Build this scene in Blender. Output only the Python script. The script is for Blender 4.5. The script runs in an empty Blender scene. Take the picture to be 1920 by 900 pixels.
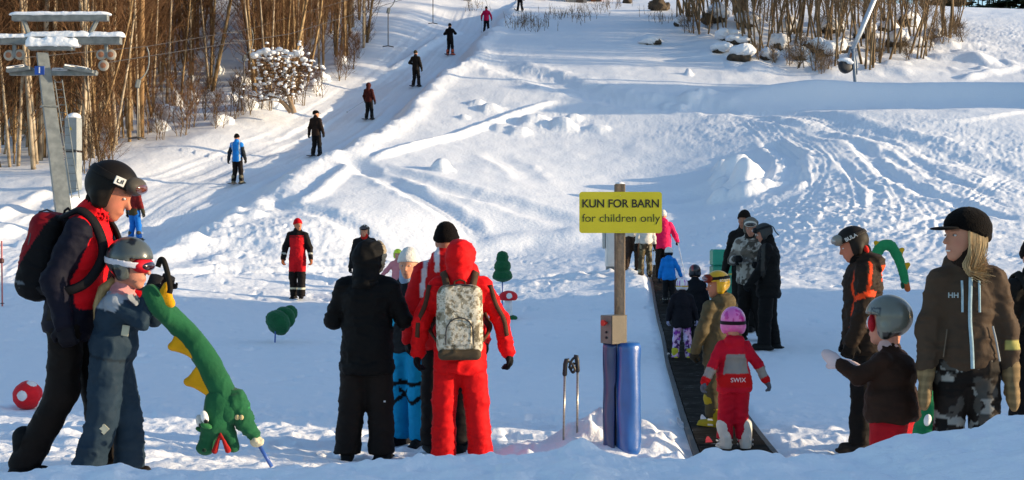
import bpy, math, random
import numpy as np
from mathutils import Vector, Matrix, Euler

# ------------------------------------------------------------------ camera, sky, sun, exposure
S = bpy.context.scene
COL = S.collection
F = 2600.0            # focal length in pixels of the 1920 px wide frame
CAM_H = 1.75          # eye height above the flat
HOR = 430.0           # row of the horizon
cam_d = bpy.data.cameras.new('camera')
cam_d.sensor_width = 36.0
cam_d.lens = 36.0 * F / 1920.0
cam_d.clip_start = 0.1
cam_d.clip_end = 1500.0
cam = bpy.data.objects.new('camera', cam_d)
COL.objects.link(cam)
cam.location = (0, 0, CAM_H)
cam.rotation_euler = (math.radians(90.0) - math.atan((450 - HOR) / F), 0, 0)
S.camera = cam

SUN_EL, SUN_AZ = 11.5, 6.0        # degrees above the horizon; degrees behind the camera's right hand side
W = bpy.data.worlds.new('World')
S.world = W
W.use_nodes = True
_nt = W.node_tree
_nt.nodes.clear()
_out = _nt.nodes.new('ShaderNodeOutputWorld')
_bg = _nt.nodes.new('ShaderNodeBackground')
_sky = _nt.nodes.new('ShaderNodeTexSky')
_sky.sky_type = 'NISHITA'
_sky.sun_disc = False
_sky.sun_elevation = math.radians(SUN_EL)
_sky.sun_rotation = math.radians(90.0 + SUN_AZ)
_sky.dust_density = 0.6
_sky.ozone_density = 2.2
_bg.inputs['Strength'].default_value = 0.15
_nt.links.new(_sky.outputs[0], _bg.inputs['Color'])
_nt.links.new(_bg.outputs[0], _out.inputs['Surface'])

sun_d = bpy.data.lights.new('sun', 'SUN')
sun_d.energy = 3.7
sun_d.angle = math.radians(0.5)
sun_d.color = (1.0, 0.79, 0.52)
sun = bpy.data.objects.new('sun', sun_d)
COL.objects.link(sun)
_e, _a = math.radians(SUN_EL), math.radians(SUN_AZ)
SUN_DIR = Vector((math.cos(_e) * math.cos(_a), -math.cos(_e) * math.sin(_a), math.sin(_e)))
sun.rotation_euler = SUN_DIR.to_track_quat('Z', 'Y').to_euler()
sun.location = SUN_DIR * 60

S.view_settings.view_transform = 'Standard'
S.view_settings.look = 'None'
S.view_settings.exposure = 0.88
S.view_settings.gamma = 1.0
S.view_settings.use_curve_mapping = False
S.cycles.max_bounces = 5
S.cycles.diffuse_bounces = 3
S.cycles.glossy_bounces = 2
S.cycles.transmission_bounces = 2
S.cycles.transparent_max_bounces = 4

rng = np.random.default_rng(7)
random.seed(7)

# ------------------------------------------------------------------ noise
def _h(ix, iy, iz, seed):
    n = (ix.astype(np.int64) * 374761393 + iy.astype(np.int64) * 668265263 + iz.astype(np.int64) * 2147483647 + seed * 1274126177) & 0xFFFFFFFF
    n = ((n ^ (n >> 13)) * 1274126177) & 0xFFFFFFFF
    n = ((n ^ (n >> 16)) * 2246822519) & 0xFFFFFFFF
    n = n ^ (n >> 15)
    return (n & 0xFFFFFF).astype(np.float64) / float(0xFFFFFF) * 2 - 1

def noise2(x, y, seed=0):
    x = np.asarray(x, float); y = np.asarray(y, float)
    ix, iy = np.floor(x), np.floor(y)
    fx, fy = x - ix, y - iy
    ux, uy = fx * fx * (3 - 2 * fx), fy * fy * (3 - 2 * fy)
    z = np.zeros_like(ix)
    a = _h(ix, iy, z, seed); b = _h(ix + 1, iy, z, seed)
    c = _h(ix, iy + 1, z, seed); d = _h(ix + 1, iy + 1, z, seed)
    return (a + (b - a) * ux) * (1 - uy) + (c + (d - c) * ux) * uy

def noise3(p, seed=0):
    i = np.floor(p); f = p - i
    u = f * f * (3 - 2 * f)
    r = 0
    for dx in (0, 1):
        for dy in (0, 1):
            for dz in (0, 1):
                w = (u[:, 0] if dx else 1 - u[:, 0]) * (u[:, 1] if dy else 1 - u[:, 1]) * (u[:, 2] if dz else 1 - u[:, 2])
                r = r + w * _h(i[:, 0] + dx, i[:, 1] + dy, i[:, 2] + dz, seed)
    return r

def fbm2(x, y, seed=0, octv=4, gain=0.5):
    r, a, f = 0, 1.0, 1.0
    for k in range(octv):
        r = r + a * noise2(x * f + 17.3 * k, y * f - 9.1 * k, seed + k)
        a *= gain; f *= 2.03
    return r

def sst(a, b, x):
    t = np.clip((x - a) / (b - a), 0, 1)
    return t * t * (3 - 2 * t)

# ------------------------------------------------------------------ materials
MATS = {}
def node_mat(name, rough=0.6, spec=0.3, metal=0.0, sheen=0.0):
    m = bpy.data.materials.new(name)
    m.use_nodes = True
    nt = m.node_tree
    b = nt.nodes['Principled BSDF']
    b.inputs['Roughness'].default_value = rough
    b.inputs['Specular IOR Level'].default_value = spec
    b.inputs['Metallic'].default_value = metal
    if sheen:
        b.inputs['Sheen Weight'].default_value = sheen
    return m, nt, b

def add_bump(nt, b, scale, strength, dist=0.01, detail=3.0, coord='Object'):
    tc = nt.nodes.new('ShaderNodeTexCoord')
    n = nt.nodes.new('ShaderNodeTexNoise')
    n.inputs['Scale'].default_value = scale
    n.inputs['Detail'].default_value = detail
    bp = nt.nodes.new('ShaderNodeBump')
    bp.inputs['Strength'].default_value = strength
    bp.inputs['Distance'].default_value = dist
    nt.links.new(tc.outputs[coord], n.inputs['Vector'])
    nt.links.new(n.outputs['Fac'], bp.inputs['Height'])
    nt.links.new(bp.outputs[0], b.inputs['Normal'])
    return n

def mottled(name, c1, c2, scale=6.0, rough=0.6, spec=0.3, metal=0.0, bump=0.2, bscale=60.0, bdist=0.004, sheen=0.0, stretch=None):
    """two colours mixed by noise, with a fine bump"""
    if name in MATS: return MATS[name]
    m, nt, b = node_mat(name, rough, spec, metal, sheen)
    tc = nt.nodes.new('ShaderNodeTexCoord')
    mp = nt.nodes.new('ShaderNodeMapping')
    if stretch: mp.inputs['Scale'].default_value = stretch
    n = nt.nodes.new('ShaderNodeTexNoise')
    n.inputs['Scale'].default_value = scale
    n.inputs['Detail'].default_value = 4
    r = nt.nodes.new('ShaderNodeValToRGB')
    r.color_ramp.elements[0].position = 0.35; r.color_ramp.elements[0].color = (*c1, 1)
    r.color_ramp.elements[1].position = 0.65; r.color_ramp.elements[1].color = (*c2, 1)
    nt.links.new(tc.outputs['Object'], mp.inputs['Vector'])
    nt.links.new(mp.outputs[0], n.inputs['Vector'])
    nt.links.new(n.outputs['Fac'], r.inputs['Fac'])
    nt.links.new(r.outputs['Color'], b.inputs['Base Color'])
    add_bump(nt, b, bscale, bump, bdist)
    MATS[name] = m
    return m

def snow_material():
    m, nt, b = node_mat('snow', 0.55, 0.25)
    b.inputs['Base Color'].default_value = (0.86, 0.87, 0.89, 1)
    tc = nt.nodes.new('ShaderNodeTexCoord')
    n1 = nt.nodes.new('ShaderNodeTexNoise'); n1.inputs['Scale'].default_value = 9.0; n1.inputs['Detail'].default_value = 6
    n2 = nt.nodes.new('ShaderNodeTexNoise'); n2.inputs['Scale'].default_value = 60.0; n2.inputs['Detail'].default_value = 3
    ad = nt.nodes.new('ShaderNodeMath'); ad.operation = 'MULTIPLY_ADD'; ad.inputs[1].default_value = 0.22
    bp = nt.nodes.new('ShaderNodeBump'); bp.inputs['Strength'].default_value = 0.42; bp.inputs['Distance'].default_value = 0.05
    nt.links.new(tc.outputs['Object'], n1.inputs['Vector']); nt.links.new(tc.outputs['Object'], n2.inputs['Vector'])
    nt.links.new(n2.outputs['Fac'], ad.inputs[0]); nt.links.new(n1.outputs['Fac'], ad.inputs[2])
    nt.links.new(ad.outputs[0], bp.inputs['Height']); nt.links.new(bp.outputs[0], b.inputs['Normal'])
    return m
SNOW = snow_material()
MATS['snow'] = SNOW

# ------------------------------------------------------------------ terrain
def W3(px, py, d):
    return ((px - 960) / F * d, d, CAM_H + (HOR - py) / F * d)

_cp = [W3(*p) for p in [
    # flat in front
    (60, 884, 8.1), (-300, 884, 8.1), (240, 889, 8.0), (350, 872, 9.0), (640, 862, 10.4), (900, 862, 10.4), (770, 855, 11), (1390, 862, 10.6), (1600, 850, 10.8),
    (1900, 905, 9.2), (2300, 905, 9.2), (1668, 975, 8.0), (1300, 980, 8.0), (2000, 965, 8.0), (1822, 963, 7.8), (50, 770, 13.4), (515, 642, 21.7), (400, 700, 17), (1262, 702, 17.3), (1320, 682, 18.9), (1440, 655, 19.5),
    (1420, 632, 20.5), (1700, 700, 17), (2000, 650, 21), (0, 640, 22), (-400, 650, 21),
    (1253, 572, 27), (1235, 532, 33), (1130, 532, 33), (1190, 516, 32.5), (1000, 545, 31.5), (900, 562, 29.5), (945, 600, 26.8), (565, 560, 31), (300, 562, 29),
    (50, 562, 28), (-300, 540, 29), (1600, 575, 26), (1900, 575, 26), (1450, 560, 27.5),
    # back of the flat
    (1050, 500, 38), (900, 480, 41), (700, 480, 38.5), (1250, 440, 42.5), (1500, 480, 34), (1700, 500, 31.5), (1900, 490, 32), (2300, 490, 32),
    (50, 500, 33), (-300, 480, 34), (200, 470, 36.5),
    # hill in the middle
    (560, 425, 40), (760, 400, 43), (650, 340, 47.5), (900, 320, 50.5), (1080, 400, 45), (1250, 350, 50), (800, 250, 57.5), (1000, 200, 63.5), (1100, 270, 57),
    (1250, 250, 58.5), (1200, 165, 66.5), (1000, 100, 76), (1200, 100, 76), (1000, 30, 93), (1120, 30, 95), (1100, 6, 112), (1300, 40, 88),
    # right
    (1500, 400, 39.5), (1800, 400, 39.5), (2200, 390, 40), (1500, 300, 48.5), (1800, 300, 48.5), (2200, 290, 49), (1600, 205, 58.5), (1900, 205, 58.5), (2300, 205, 58.5),
    (1600, 184, 64.5), (1900, 184, 64.5), (2300, 184, 64.5), (1400, 172, 66), (1600, 128, 72), (1450, 118, 74), (1850, 100, 78), (2200, 90, 80), (1850, 50, 92), (1850, 16, 112),
    (2300, 16, 112), (1500, 50, 90), (1500, 10, 104),
    # the lift track and the left wood
    (250, 440, 41), (445, 322, 49), (595, 260, 55), (692, 193, 64), (780, 135, 71), (843, 82, 79), (912, 43, 93), (960, 12, 104),
    (90, 400, 43), (-100, 400, 43), (50, 330, 50), (-300, 330, 51), (270, 275, 55.5), (480, 230, 60), (620, 172, 68), (700, 100, 79), (720, 40, 92), (300, 190, 68),
    (0, 240, 64), (-400, 240, 64), (500, 130, 78), (650, 20, 98),
]] + [(-40, 100, 20.0), (-60, 60, 9), (-25, 130, 27.5), (0, 135, 26.5), (20, 135, 25.5), (-45, 130, 27.0), (44, 125, 20.4), (44, 150, 20.0), (70, 110, 19), (60, 60, 7.6), (-70, 130, 23),
      (0, 180, 30), (-90, 180, 26), (90, 180, 20), (0, 3, 0.15), (-8, 2, 0.25), (8, 2, 0.2), (0, -10, 0.1), (-20, 10, 0.4), (20, 10, 0.2), (30, 30, 0.6), (-30, 30, 1.2),
      (45, 45, 3.6), (-45, 45, 4.0)]
_cp = np.array(_cp)

def _tps_phi(r2):
    return 0.5 * r2 * np.log(r2 + 1e-9)
def _tps_fit(c, lam):
    n = len(c)
    X = c[:, :2] / 20.0
    d2 = ((X[:, None] - X[None]) ** 2).sum(-1)
    K = _tps_phi(d2) + lam * np.eye(n)
    P = np.c_[np.ones(n), X]
    A = np.zeros((n + 3, n + 3))
    A[:n, :n] = K; A[:n, n:] = P; A[n:, :n] = P.T
    s = np.linalg.solve(A, np.r_[c[:, 2], 0, 0, 0])
    return X, s
_TX, _TS = _tps_fit(_cp, 0.004)
def base_z(x, y):
    x = np.asarray(x, float) / 20.0; y = np.asarray(y, float) / 20.0
    r = _TS[-3] + _TS[-2] * x + _TS[-1] * y
    for (cx, cy), w in zip(_TX, _TS[:-3]):
        r = r + w * _tps_phi((x - cx) ** 2 + (y - cy) ** 2)
    return r

def hit(px, py, fn=None, d0=9.0, d1=135.0):
    """where the sight line of a pixel meets the terrain"""
    fn = fn or base_z
    d = np.exp(np.linspace(math.log(d0), math.log(d1), 900))
    x = (px - 960) / F * d
    g = fn(x, d) - (CAM_H + (HOR - py) / F * d)
    k = np.argmax(g > 0)
    if g[k] <= 0: k = len(d) - 1
    dd = d[k]
    if k > 0 and g[k] > 0:
        t = g[k - 1] / (g[k - 1] - g[k]); dd = d[k - 1] + t * (d[k] - d[k - 1])
    return np.array([(px - 960) / F * dd, dd])

def line(*pts):
    return np.array([hit(*p) for p in pts])

def smooth_line(L, n=6):
    L = np.asarray(L); m = len(L)
    P = np.vstack([2 * L[0] - L[1], L, 2 * L[-1] - L[-2]])
    o = []
    for i in range(1, m):
        p0, p1, p2, p3 = P[i - 1], P[i], P[i + 1], P[i + 2]
        for t in np.linspace(0, 1, n, endpoint=False):
            o.append(0.5 * (2 * p1 + (p2 - p0) * t + (2 * p0 - 5 * p1 + 4 * p2 - p3) * t * t + (3 * p1 - p0 - 3 * p2 + p3) * t ** 3))
    o.append(L[-1])
    return np.array(o)

def polydist(x, y, L):
    """signed distance (left of the direction of travel is +) and arc length to a polyline"""
    best = np.full(x.shape, 1e9); sg = np.zeros(x.shape); arc = np.zeros(x.shape)
    acc = 0.0
    for (ax, ay), (bx, by) in zip(L[:-1], L[1:]):
        dx, dy = bx - ax, by - ay
        l2 = dx * dx + dy * dy + 1e-12
        t = np.clip(((x - ax) * dx + (y - ay) * dy) / l2, 0, 1)
        ex, ey = x - ax - t * dx, y - ay - t * dy
        d = np.sqrt(ex * ex + ey * ey)
        m = d < best
        best = np.where(m, d, best)
        sg = np.where(m, np.where(dx * (y - ay) - dy * (x - ax) >= 0, 1.0, -1.0), sg)
        arc = np.where(m, acc + t * math.sqrt(l2), arc)
        acc += math.sqrt(l2)
    return best * sg, arc, acc

TRACK = smooth_line(line((250, 515), (300, 480), (420, 412), (500, 357), (600, 300), (645, 282), (760, 215), (825, 150), (875, 112), (925, 55), (958, 14)))
# grooves and ridges pressed into the snow: line, half width, depth (+ = groove), rim
GROOVES = [
    (line((640, 290), (720, 335), (800, 375), (860, 415), (900, 452)), 0.42, 0.16, 0.06),
    (line((665, 300), (760, 330), (860, 358), (980, 390), (1085, 420)), 0.5, 0.13, 0.04),
    (line((690, 300), (770, 278), (850, 257), (940, 225), (1040, 190)), 0.22, -0.20, 0.0),
    (line((540, 386), (590, 370), (622, 342), (664, 308)), 0.26, -0.17, 0.0),
    (line((500, 357), (535, 388), (600, 402), (660, 430), (700, 470)), 0.42, 0.11, 0.04),
    (line((430, 420), (500, 402), (540, 396)), 0.35, -0.14, 0.0),
    (line((925, 115), (1000, 140), (1080, 165), (1180, 188), (1300, 200), (1400, 204)), 0.9, 0.20, 0.09),
    (line((1380, 204), (1500, 212), (1600, 240), (1750, 280), (1930, 345)), 0.8, 0.12, 0.06),
    (line((1330, 196), (1450, 225), (1580, 262), (1700, 310), (1800, 350)), 0.30, 0.05, 0.03),
    (line((1440, 262), (1478, 290), (1490, 325), (1470, 350), (1432, 374)), 0.36, 0.11, 0.07),
    (line((1600, 260), (1640, 300), (1700, 345), (1800, 385), (1930, 420)), 0.30, 0.10, 0.05),
    (line((1560, 240), (1660, 262), (1760, 330), (1900, 380)), 0.25, 0.05, 0.03),
    (line((1560, 290), (1600, 325), (1640, 355), (1640, 385)), 0.18, 0.04, 0.03),
    (line((1700, 232), (1780, 228), (1850, 220), (1930, 208)), 0.16, -0.10, 0.0),
    (line((1795, 152), (1860, 138), (1930, 128)), 0.30, -0.22, 0.0),
    (line((920, 285), (960, 310), (1000, 345)), 0.5, 0.08, 0.04),
    (line((300, 500), (380, 470), (460, 462), (540, 480)), 0.5, 0.10, 0.08),
    (line((0, 420), (60, 385), (130, 355), (200, 340)), 0.45, 0.14, 0.08),
    (line((0, 445), (80, 400), (150, 372), (230, 352)), 0.35, 0.12, 0.06),
    (line((60, 470), (150, 430), (240, 405)), 0.3, 0.06, 0.04),
    (line((735, 110), (760, 95), (800, 68), (860, 40)), 0.30, -0.30, 0.0),
    (line((320, 520), (420, 508), (560, 512), (690, 505)), 0.35, 0.06, 0.05),
    (line((1000, 455), (1100, 440), (1190, 425), (1290, 408)), 0.6, -0.16, 0.0),
    (line((880, 468), (950, 452), (1050, 440)), 0.5, -0.14, 0.0),
    (line((1270, 412), (1360, 402), (1440, 372), (1500, 330)), 0.6, -0.10, 0.0),
]
_fr = np.random.default_rng(23)
def _fan(a, n, jx, jy, w=0.07, dp=0.015, sep=0.0):
    for k in range(n):
        ox, oy = _fr.normal(0, jx), _fr.normal(0, jy)
        P = [(px + ox * (0.4 + 0.9 * i / len(a)) + _fr.normal(0, 5), py + oy * (0.4 + 0.9 * i / len(a)) + _fr.normal(0, 3)) for i, (px, py) in enumerate(a)]
        L = line(*P)
        GROOVES.append((L, w * _fr.uniform(0.8, 1.3), dp * _fr.uniform(0.6, 1.2), 0.45 * dp))
        if _fr.random() < 0.7: GROOVES.append((L + np.array([0.24, 0.05]), w, dp * 0.8, 0.4 * dp))
_fan([(1380, 205), (1500, 222), (1620, 262), (1740, 325), (1900, 400)], 8, 34, 14)
_fan([(1450, 215), (1600, 235), (1780, 290), (1930, 350)], 5, 30, 16)
_fan([(1420, 225), (1500, 290), (1500, 350), (1440, 400), (1330, 450)], 7, 42, 14)
_fan([(1560, 270), (1640, 350), (1640, 420), (1560, 470)], 5, 60, 14)
_fan([(1880, 330), (1780, 400), (1640, 450), (1500, 485)], 5, 50, 14)
_fan([(0, 520), (100, 470), (220, 430), (330, 392), (430, 350)], 7, 26, 14)
_fan([(640, 292), (740, 345), (840, 400), (930, 450)], 3, 16, 8)
_fan([(500, 362), (560, 395), (640, 420), (720, 460)], 3, 24, 10)
_fan([(1040, 190), (1100, 175), (1250, 195), (1390, 205)], 4, 20, 6)
_fan([(300, 520), (520, 500), (760, 498), (1000, 490)], 6, 40, 12, 0.08, 0.03)
_fan([(1320, 520), (1500, 500), (1700, 505), (1900, 520)], 6, 40, 14, 0.08, 0.03)
GROOVES = [(smooth_line(L, 4), w, dp, rim) for L, w, dp, rim in GROOVES]
# single lumps: px, py, radius m, height m
LUMPS = [(1285, 362, 1.3, -0.30), (1300, 385, 0.9, -0.15), (828, 318, 0.33, 0.42), (1055, 236, 0.55, 0.42), (1000, 228, 0.7, 0.3), (920, 205, 0.5, 0.26), (895, 196, 0.35, 0.2), (870, 222, 0.25, 0.16), (1075, 222, 0.4, 0.22),
         (975, 247, 0.5, 0.22), (940, 240, 0.5, 0.16), (1120, 240, 0.5, 0.15),
         (1375, 325, 0.6, 0.62), (1392, 342, 0.5, 0.5), (1352, 316, 0.3, 0.36), (1350, 340, 0.25, 0.22), (1395, 366, 0.5, 0.42), (1350, 371, 0.3, 0.34), (1420, 352, 0.5, 0.28), (1405, 335, 0.5, 0.36),
         (1295, 186, 0.5, 0.3), (1275, 196, 0.35, 0.2), (1250, 193, 0.3, 0.2), (1320, 180, 0.5, 0.25), (1220, 76, 0.7, 0.35),
         (1290, 140, 0.2, 0.3), (45, 452, 0.3, 0.2), (440, 402, 0.3, 0.14), (420, 420, 0.4, 0.15), (390, 432, 0.4, 0.15), (350, 455, 0.5, 0.2), (480, 408, 0.3, 0.12)]
LUMPS = [(*hit(a, b), r, h) for a, b, r, h in LUMPS]
_MOGUL = [(*hit(a, b), r) for a, b, r in ((1500, 400, 4.5), (1650, 420, 4.5), (1420, 430, 4), (1850, 360, 5), (1560, 330, 5), (1740, 250, 5), (1380, 240, 4), (1020, 225, 3.5), (560, 440, 3), (400, 440, 3),
                                             (900, 105, 3.0), (1000, 140, 2.5), (850, 120, 2.5), (1850, 90, 9), (1900, 60, 9), (1870, 290, 3))]
_BK = np.array([(-400, 892), (0, 887), (250, 888), (480, 882), (610, 874), (800, 864), (930, 860), (1000, 857), (1060, 846), (1110, 850), (1180, 860), (1320, 863), (1460, 864), (1560, 862), (1610, 860), (1660, 842), (1700, 828), (1760, 815), (1830, 803), (1920, 787), (2100, 765), (2500, 740)], float)
BANK_D = 5.6

def ground(x, y):
    x = np.atleast_1d(np.asarray(x, float)); y = np.atleast_1d(np.asarray(y, float))
    sh = x.shape
    z = base_z(x, y)
    # lift track: cut below the mound's edge
    near = (y > 25) & (y < 112) & (x > -24) & (x < 12)
    if near.any():
        xs, ys = x[near], y[near]
        s, arc, L = polydist(xs, ys, TRACK)
        fade = sst(0.5, 9, arc) * sst(0, 10, L - arc + 4)
        edge = s + 0.25 * noise2(arc * 0.5, s * 0 + 3.0, 5) + 0.12 * noise2(arc * 2.1, s * 0 + 9.0, 6)
        prof = -(0.32 + 0.46 * sst(7, 30, arc)) * sst(-0.15, 1.15, edge) * (1 - sst(3.6, 7.5, edge)) + (0.10 + 0.08 * sst(8, 26, arc)) * np.exp(-((edge + 0.35) / 0.55) ** 2)
        dz = prof * fade
        # ski lines along the track
        on = sst(0.2, 0.9, edge) * (1 - sst(5.0, 6.5, edge)) * fade
        dz = dz + on * (0.030 * noise2(s * 4.2, arc * 0.10, 11) + 0.016 * noise2(s * 9.0, arc * 0.22, 12) + 0.010 * noise2(s * 3.0, arc * 2.5, 13))
        # chunks along the edge
        dz = dz + fade * np.exp(-((edge + 0.2) / 0.7) ** 2) * 0.06 * np.maximum(0, noise2(xs * 2.3, ys * 2.3, 21) + noise2(xs * 5, ys * 5, 22) * 0.7)
        zz = z[near] + dz
        z = z.copy(); z[near] = zz
    for L, w, dp, rim in GROOVES:
        m = (x > L[:, 0].min() - 4 * w) & (x < L[:, 0].max() + 4 * w) & (y > L[:, 1].min() - 4 * w) & (y < L[:, 1].max() + 4 * w)
        if not m.any(): continue
        s, arc, tot = polydist(x[m], y[m], L)
        s = s + 0.3 * w * noise2(arc * 0.7, arc * 0 + w * 31, 31) + 0.12 * w * noise2(arc * 3.0, arc * 0 + w * 31, 32)
        fade = sst(-0.3, 1.5, arc) * sst(-0.3, 1.5, tot - arc)
        g = -dp * np.exp(-np.abs(s / w) ** 2.6)
        if rim: g = g + rim * np.exp(-((np.abs(s) - 1.55 * w) / (0.5 * w)) ** 2) * (0.6 + 0.6 * noise2(x[m] * 2.2, y[m] * 2.2, 33)) + 0.16 * dp * noise2(s * 3.0 / w, arc * 0.5, 34) * np.exp(-(s / w) ** 2)
        z[m] += g * fade
    for lx, ly, r, h in LUMPS:
        m = (np.abs(x - lx) < 3 * r) & (np.abs(y - ly) < 3 * r)
        if not m.any(): continue
        q = np.sqrt((x[m] - lx) ** 2 + (y[m] - ly) ** 2) / r * (1 + 0.25 * noise2(x[m] * 1.6 / r, y[m] * 1.6 / r, 41))
        z[m] += h * np.exp(-q ** 3.4)
    # berm below the snow lance; unseen heap added beyond the frame to shade it
    m = (y > 52) & (y < 76) & (x > 3)
    if m.any():
        xs, ys = x[m], y[m]
        cr = 64.3 - 0.03 * (xs - 16) + 0.5 * noise2(xs * 0.16, xs * 0 + 2, 44)
        a = sst(7, 15, xs) * (0.92 + 0.22 * noise2(xs * 0.22, xs * 0 + 4, 45))
        z[m] += a * (0.85 * np.exp(-((ys - cr) / 1.15) ** 2) - 0.22 * np.exp(-((ys - cr + 3.2) / 1.5) ** 2))
        hp = sst(25.5, 31, xs) * (1 - sst(36, 44, xs))
        z[m] += 6.4 * hp * sst(58.2, 59.4, ys + 0.5 * noise2(xs * .3, ys * .3, 47)) * (1 - sst(64.1, 66.0, ys))  # the added heap, sized so its shadow falls along the berm
    # moguls and churned snow
    for mx, my, r in _MOGUL:
        m = (np.abs(x - mx) < 2.2 * r) & (np.abs(y - my) < 2.2 * r)
        if not m.any(): continue
        w = np.exp(-(((x[m] - mx) ** 2 + (y[m] - my) ** 2) / (r * r)) * 1.3)
        z[m] += w * (0.02 * noise2(x[m] * 0.5, y[m] * 0.5, 51) + 0.012 * noise2(x[m] * 1.6 + y[m] * .5, y[m] * 1.1, 52) + 0.026 * np.maximum(0, noise2(x[m] * 4.2, y[m] * 3.2, 53)) + 0.026 * np.maximum(0, noise2(x[m] * 9, y[m] * 7, 54)))
    m = (y > 66) & (y < 100) & (x > 8) & (x < 30)
    if m.any():
        w = sst(68, 74, y[m]) * (1 - sst(90, 98, y[m])) * sst(9, 12, x[m]) * (1 - sst(25, 29, x[m]))
        z[m] += w * (0.42 * np.maximum(0, noise2(x[m] * 0.55, y[m] * 0.42, 57)) + 0.22 * np.maximum(0, noise2(x[m] * 1.3, y[m] * 1.1, 58)))
    # soft powder everywhere on the hill
    hill = sst(36, 46, y)
    z = z + hill * (0.05 * fbm2(x * 0.35, y * 0.35, 61, 3) + 0.013 * fbm2(x * 1.6, y * 1.6, 62, 3))
    # trodden flat: cross-wise ridges, boot holes, churned strips
    fl = (1 - hill)
    fr = sst(8.0, 9.2, y) * (1 - sst(13.0, 15.5, y))
    z = z + fl * (0.014 * fbm2(x * 1.4, y * 2.2, 65, 4) + 0.009 * noise2(x * 6.0, y * 6.0, 67))
    # boot prints: short dents scattered over the trodden snow
    q = noise2(x * 3.1, y * 2.6, 68) + 0.5 * noise2(x * 6.3, y * 5.2, 69)
    z = z - fl * 0.035 * sst(0.55, 0.85, q) * (0.4 + 0.6 * sst(-0.3, 0.3, noise2(x * 0.35, y * 0.3, 70)))
    z = z + fr * (0.026 * noise2(x * 1.1, y * 4.6, 71) + 0.030 * np.maximum(0, noise2(x * 3.6, y * 5.5, 72)) + 0.030 * np.maximum(0, noise2(x * 8.0, y * 8.0, 73) - 0.1) + 0.016 * np.maximum(0, noise2(x * 17.0, y * 12.0, 74)))
    bk = sst(27.5, 29.5, y) * fl
    z = z + bk * (0.036 * noise2(x * 0.25, y * 1.35, 75) + 0.028 * noise2(x * 0.7, y * 2.8, 76) + 0.026 * np.maximum(0, noise2(x * 3.0, y * 3.0, 77)))
    # heaps: by the padded post, left of the belt, the lip near its top
    for cx, cy, rx, ry, h, k in ((0.35, 10.6, 0.5, 0.5, 0.20, 4.0), (0.66, 10.9, 0.22, 0.4, 0.26, 5.0), (1.12, 11.3, 0.22, 1.3, 0.16, 4.5), (2.1, 33.2, 1.8, 1.4, 0.22, 2.6), (0.4, 32.0, 2.0, 1.0, 0.12, 2.5), (2.75, 30.5, 0.45, 2.5, 0.12, 2.8),
                                  (5.0, 30.5, 0.8, 0.9, 0.32, 3.0), (4.4, 28.5, 0.5, 1.6, 0.14, 3.0), (0.75, 33.5, 1.4, 1.0, 0.14, 3.0)):
        m = (np.abs(x - cx) < 3 * rx) & (np.abs(y - cy) < 3 * ry)
        if m.any():
            w = np.exp(-((x[m] - cx) / rx) ** 2 - ((y[m] - cy) / ry) ** 2)
            z[m] += h * w * (0.75 + 0.4 * noise2(x[m] * k, y[m] * k, 81) + 0.3 * np.maximum(0, noise2(x[m] * k * 2.3, y[m] * k * 2.3, 82)))
    # flatten under the belt
    bx = 1.70 + 0.0835 * (y - 10.3)
    w = (1 - sst(0.34, 0.48, np.abs(x - bx))) * sst(9.0, 9.6, y) * (1 - sst(35.6, 36.4, y))
    if (w > 0).any():
        z = z * (1 - w) + (base_z(x, y) - 0.01) * w
    # the bank in front of the camera
    u = x / BANK_D * F + 960
    cz = CAM_H - (np.interp(u, _BK[:, 0], _BK[:, 1]) - HOR) / F * BANK_D
    cz = cz + 0.018 * fbm2(x * 2.2, y * 2.2, 91, 3) + 0.03 * np.maximum(0, noise2(x * 5.0, y * 6.0, 93)) * sst(4.9, 5.3, y + 0.25 * noise2(x * 2, y * 0, 94)) + 0.014 * noise2(x * 11, y * 11, 95) + 0.05 * np.maximum(0, noise2(x * 7.0, y * 7.0, 96)) * np.exp(-((x - 0.19) / 0.22) ** 2) + 0.012 * np.maximum(0, noise2(x * 24, y * 20, 97))
    w = (1 - sst(BANK_D - 0.05, 7.1, y)) * (0.35 + 0.65 * sst(2.0, 4.9, y))
    z = z + (cz - z) * np.where(y < 7.2, w, 0)
    return z.reshape(sh)

def gz(x, y):
    return float(ground(np.array([x]), np.array([y]))[0])

def mesh_obj(name, V, Fc, mat=None, parent=None, smooth=True, colors=None, matidx=None):
    """vertices + quads/tris as one mesh object"""
    me = bpy.data.meshes.new(name)
    V = np.asarray(V, np.float32)
    if isinstance(Fc, np.ndarray):
        n, k = Fc.shape
        me.vertices.add(len(V)); me.vertices.foreach_set('co', V.ravel())
        me.loops.add(n * k); me.loops.foreach_set('vertex_index', Fc.astype(np.int32).ravel())
        me.polygons.add(n); me.polygons.foreach_set('loop_start', np.arange(0, n * k, k, dtype=np.int32))
        me.update(calc_edges=True)
    else:
        me.from_pydata([tuple(map(float, v)) for v in V], [], Fc)
        me.update()
    if len(me.polygons):
        me.polygons.foreach_set('use_smooth', np.full(len(me.polygons), bool(smooth)))
    if colors is not None:
        a = me.color_attributes.new('Col', 'FLOAT_COLOR', 'POINT')
        c = np.ones((len(V), 4), np.float32); c[:, :3] = colors
        a.data.foreach_set('color', c.ravel())
    for m in (mat if isinstance(mat, (list, tuple)) else [mat]):
        if m is not None: me.materials.append(m)
    if matidx is not None: me.polygons.foreach_set('material_index', np.asarray(matidx, np.int32))
    o = bpy.data.objects.new(name, me)
    COL.objects.link(o)
    if parent is not None: o.parent = parent
    return o

def tag(o, label, cat, group=None):
    o['label'] = label; o['category'] = cat
    if group: o['group'] = group
    return o

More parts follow.
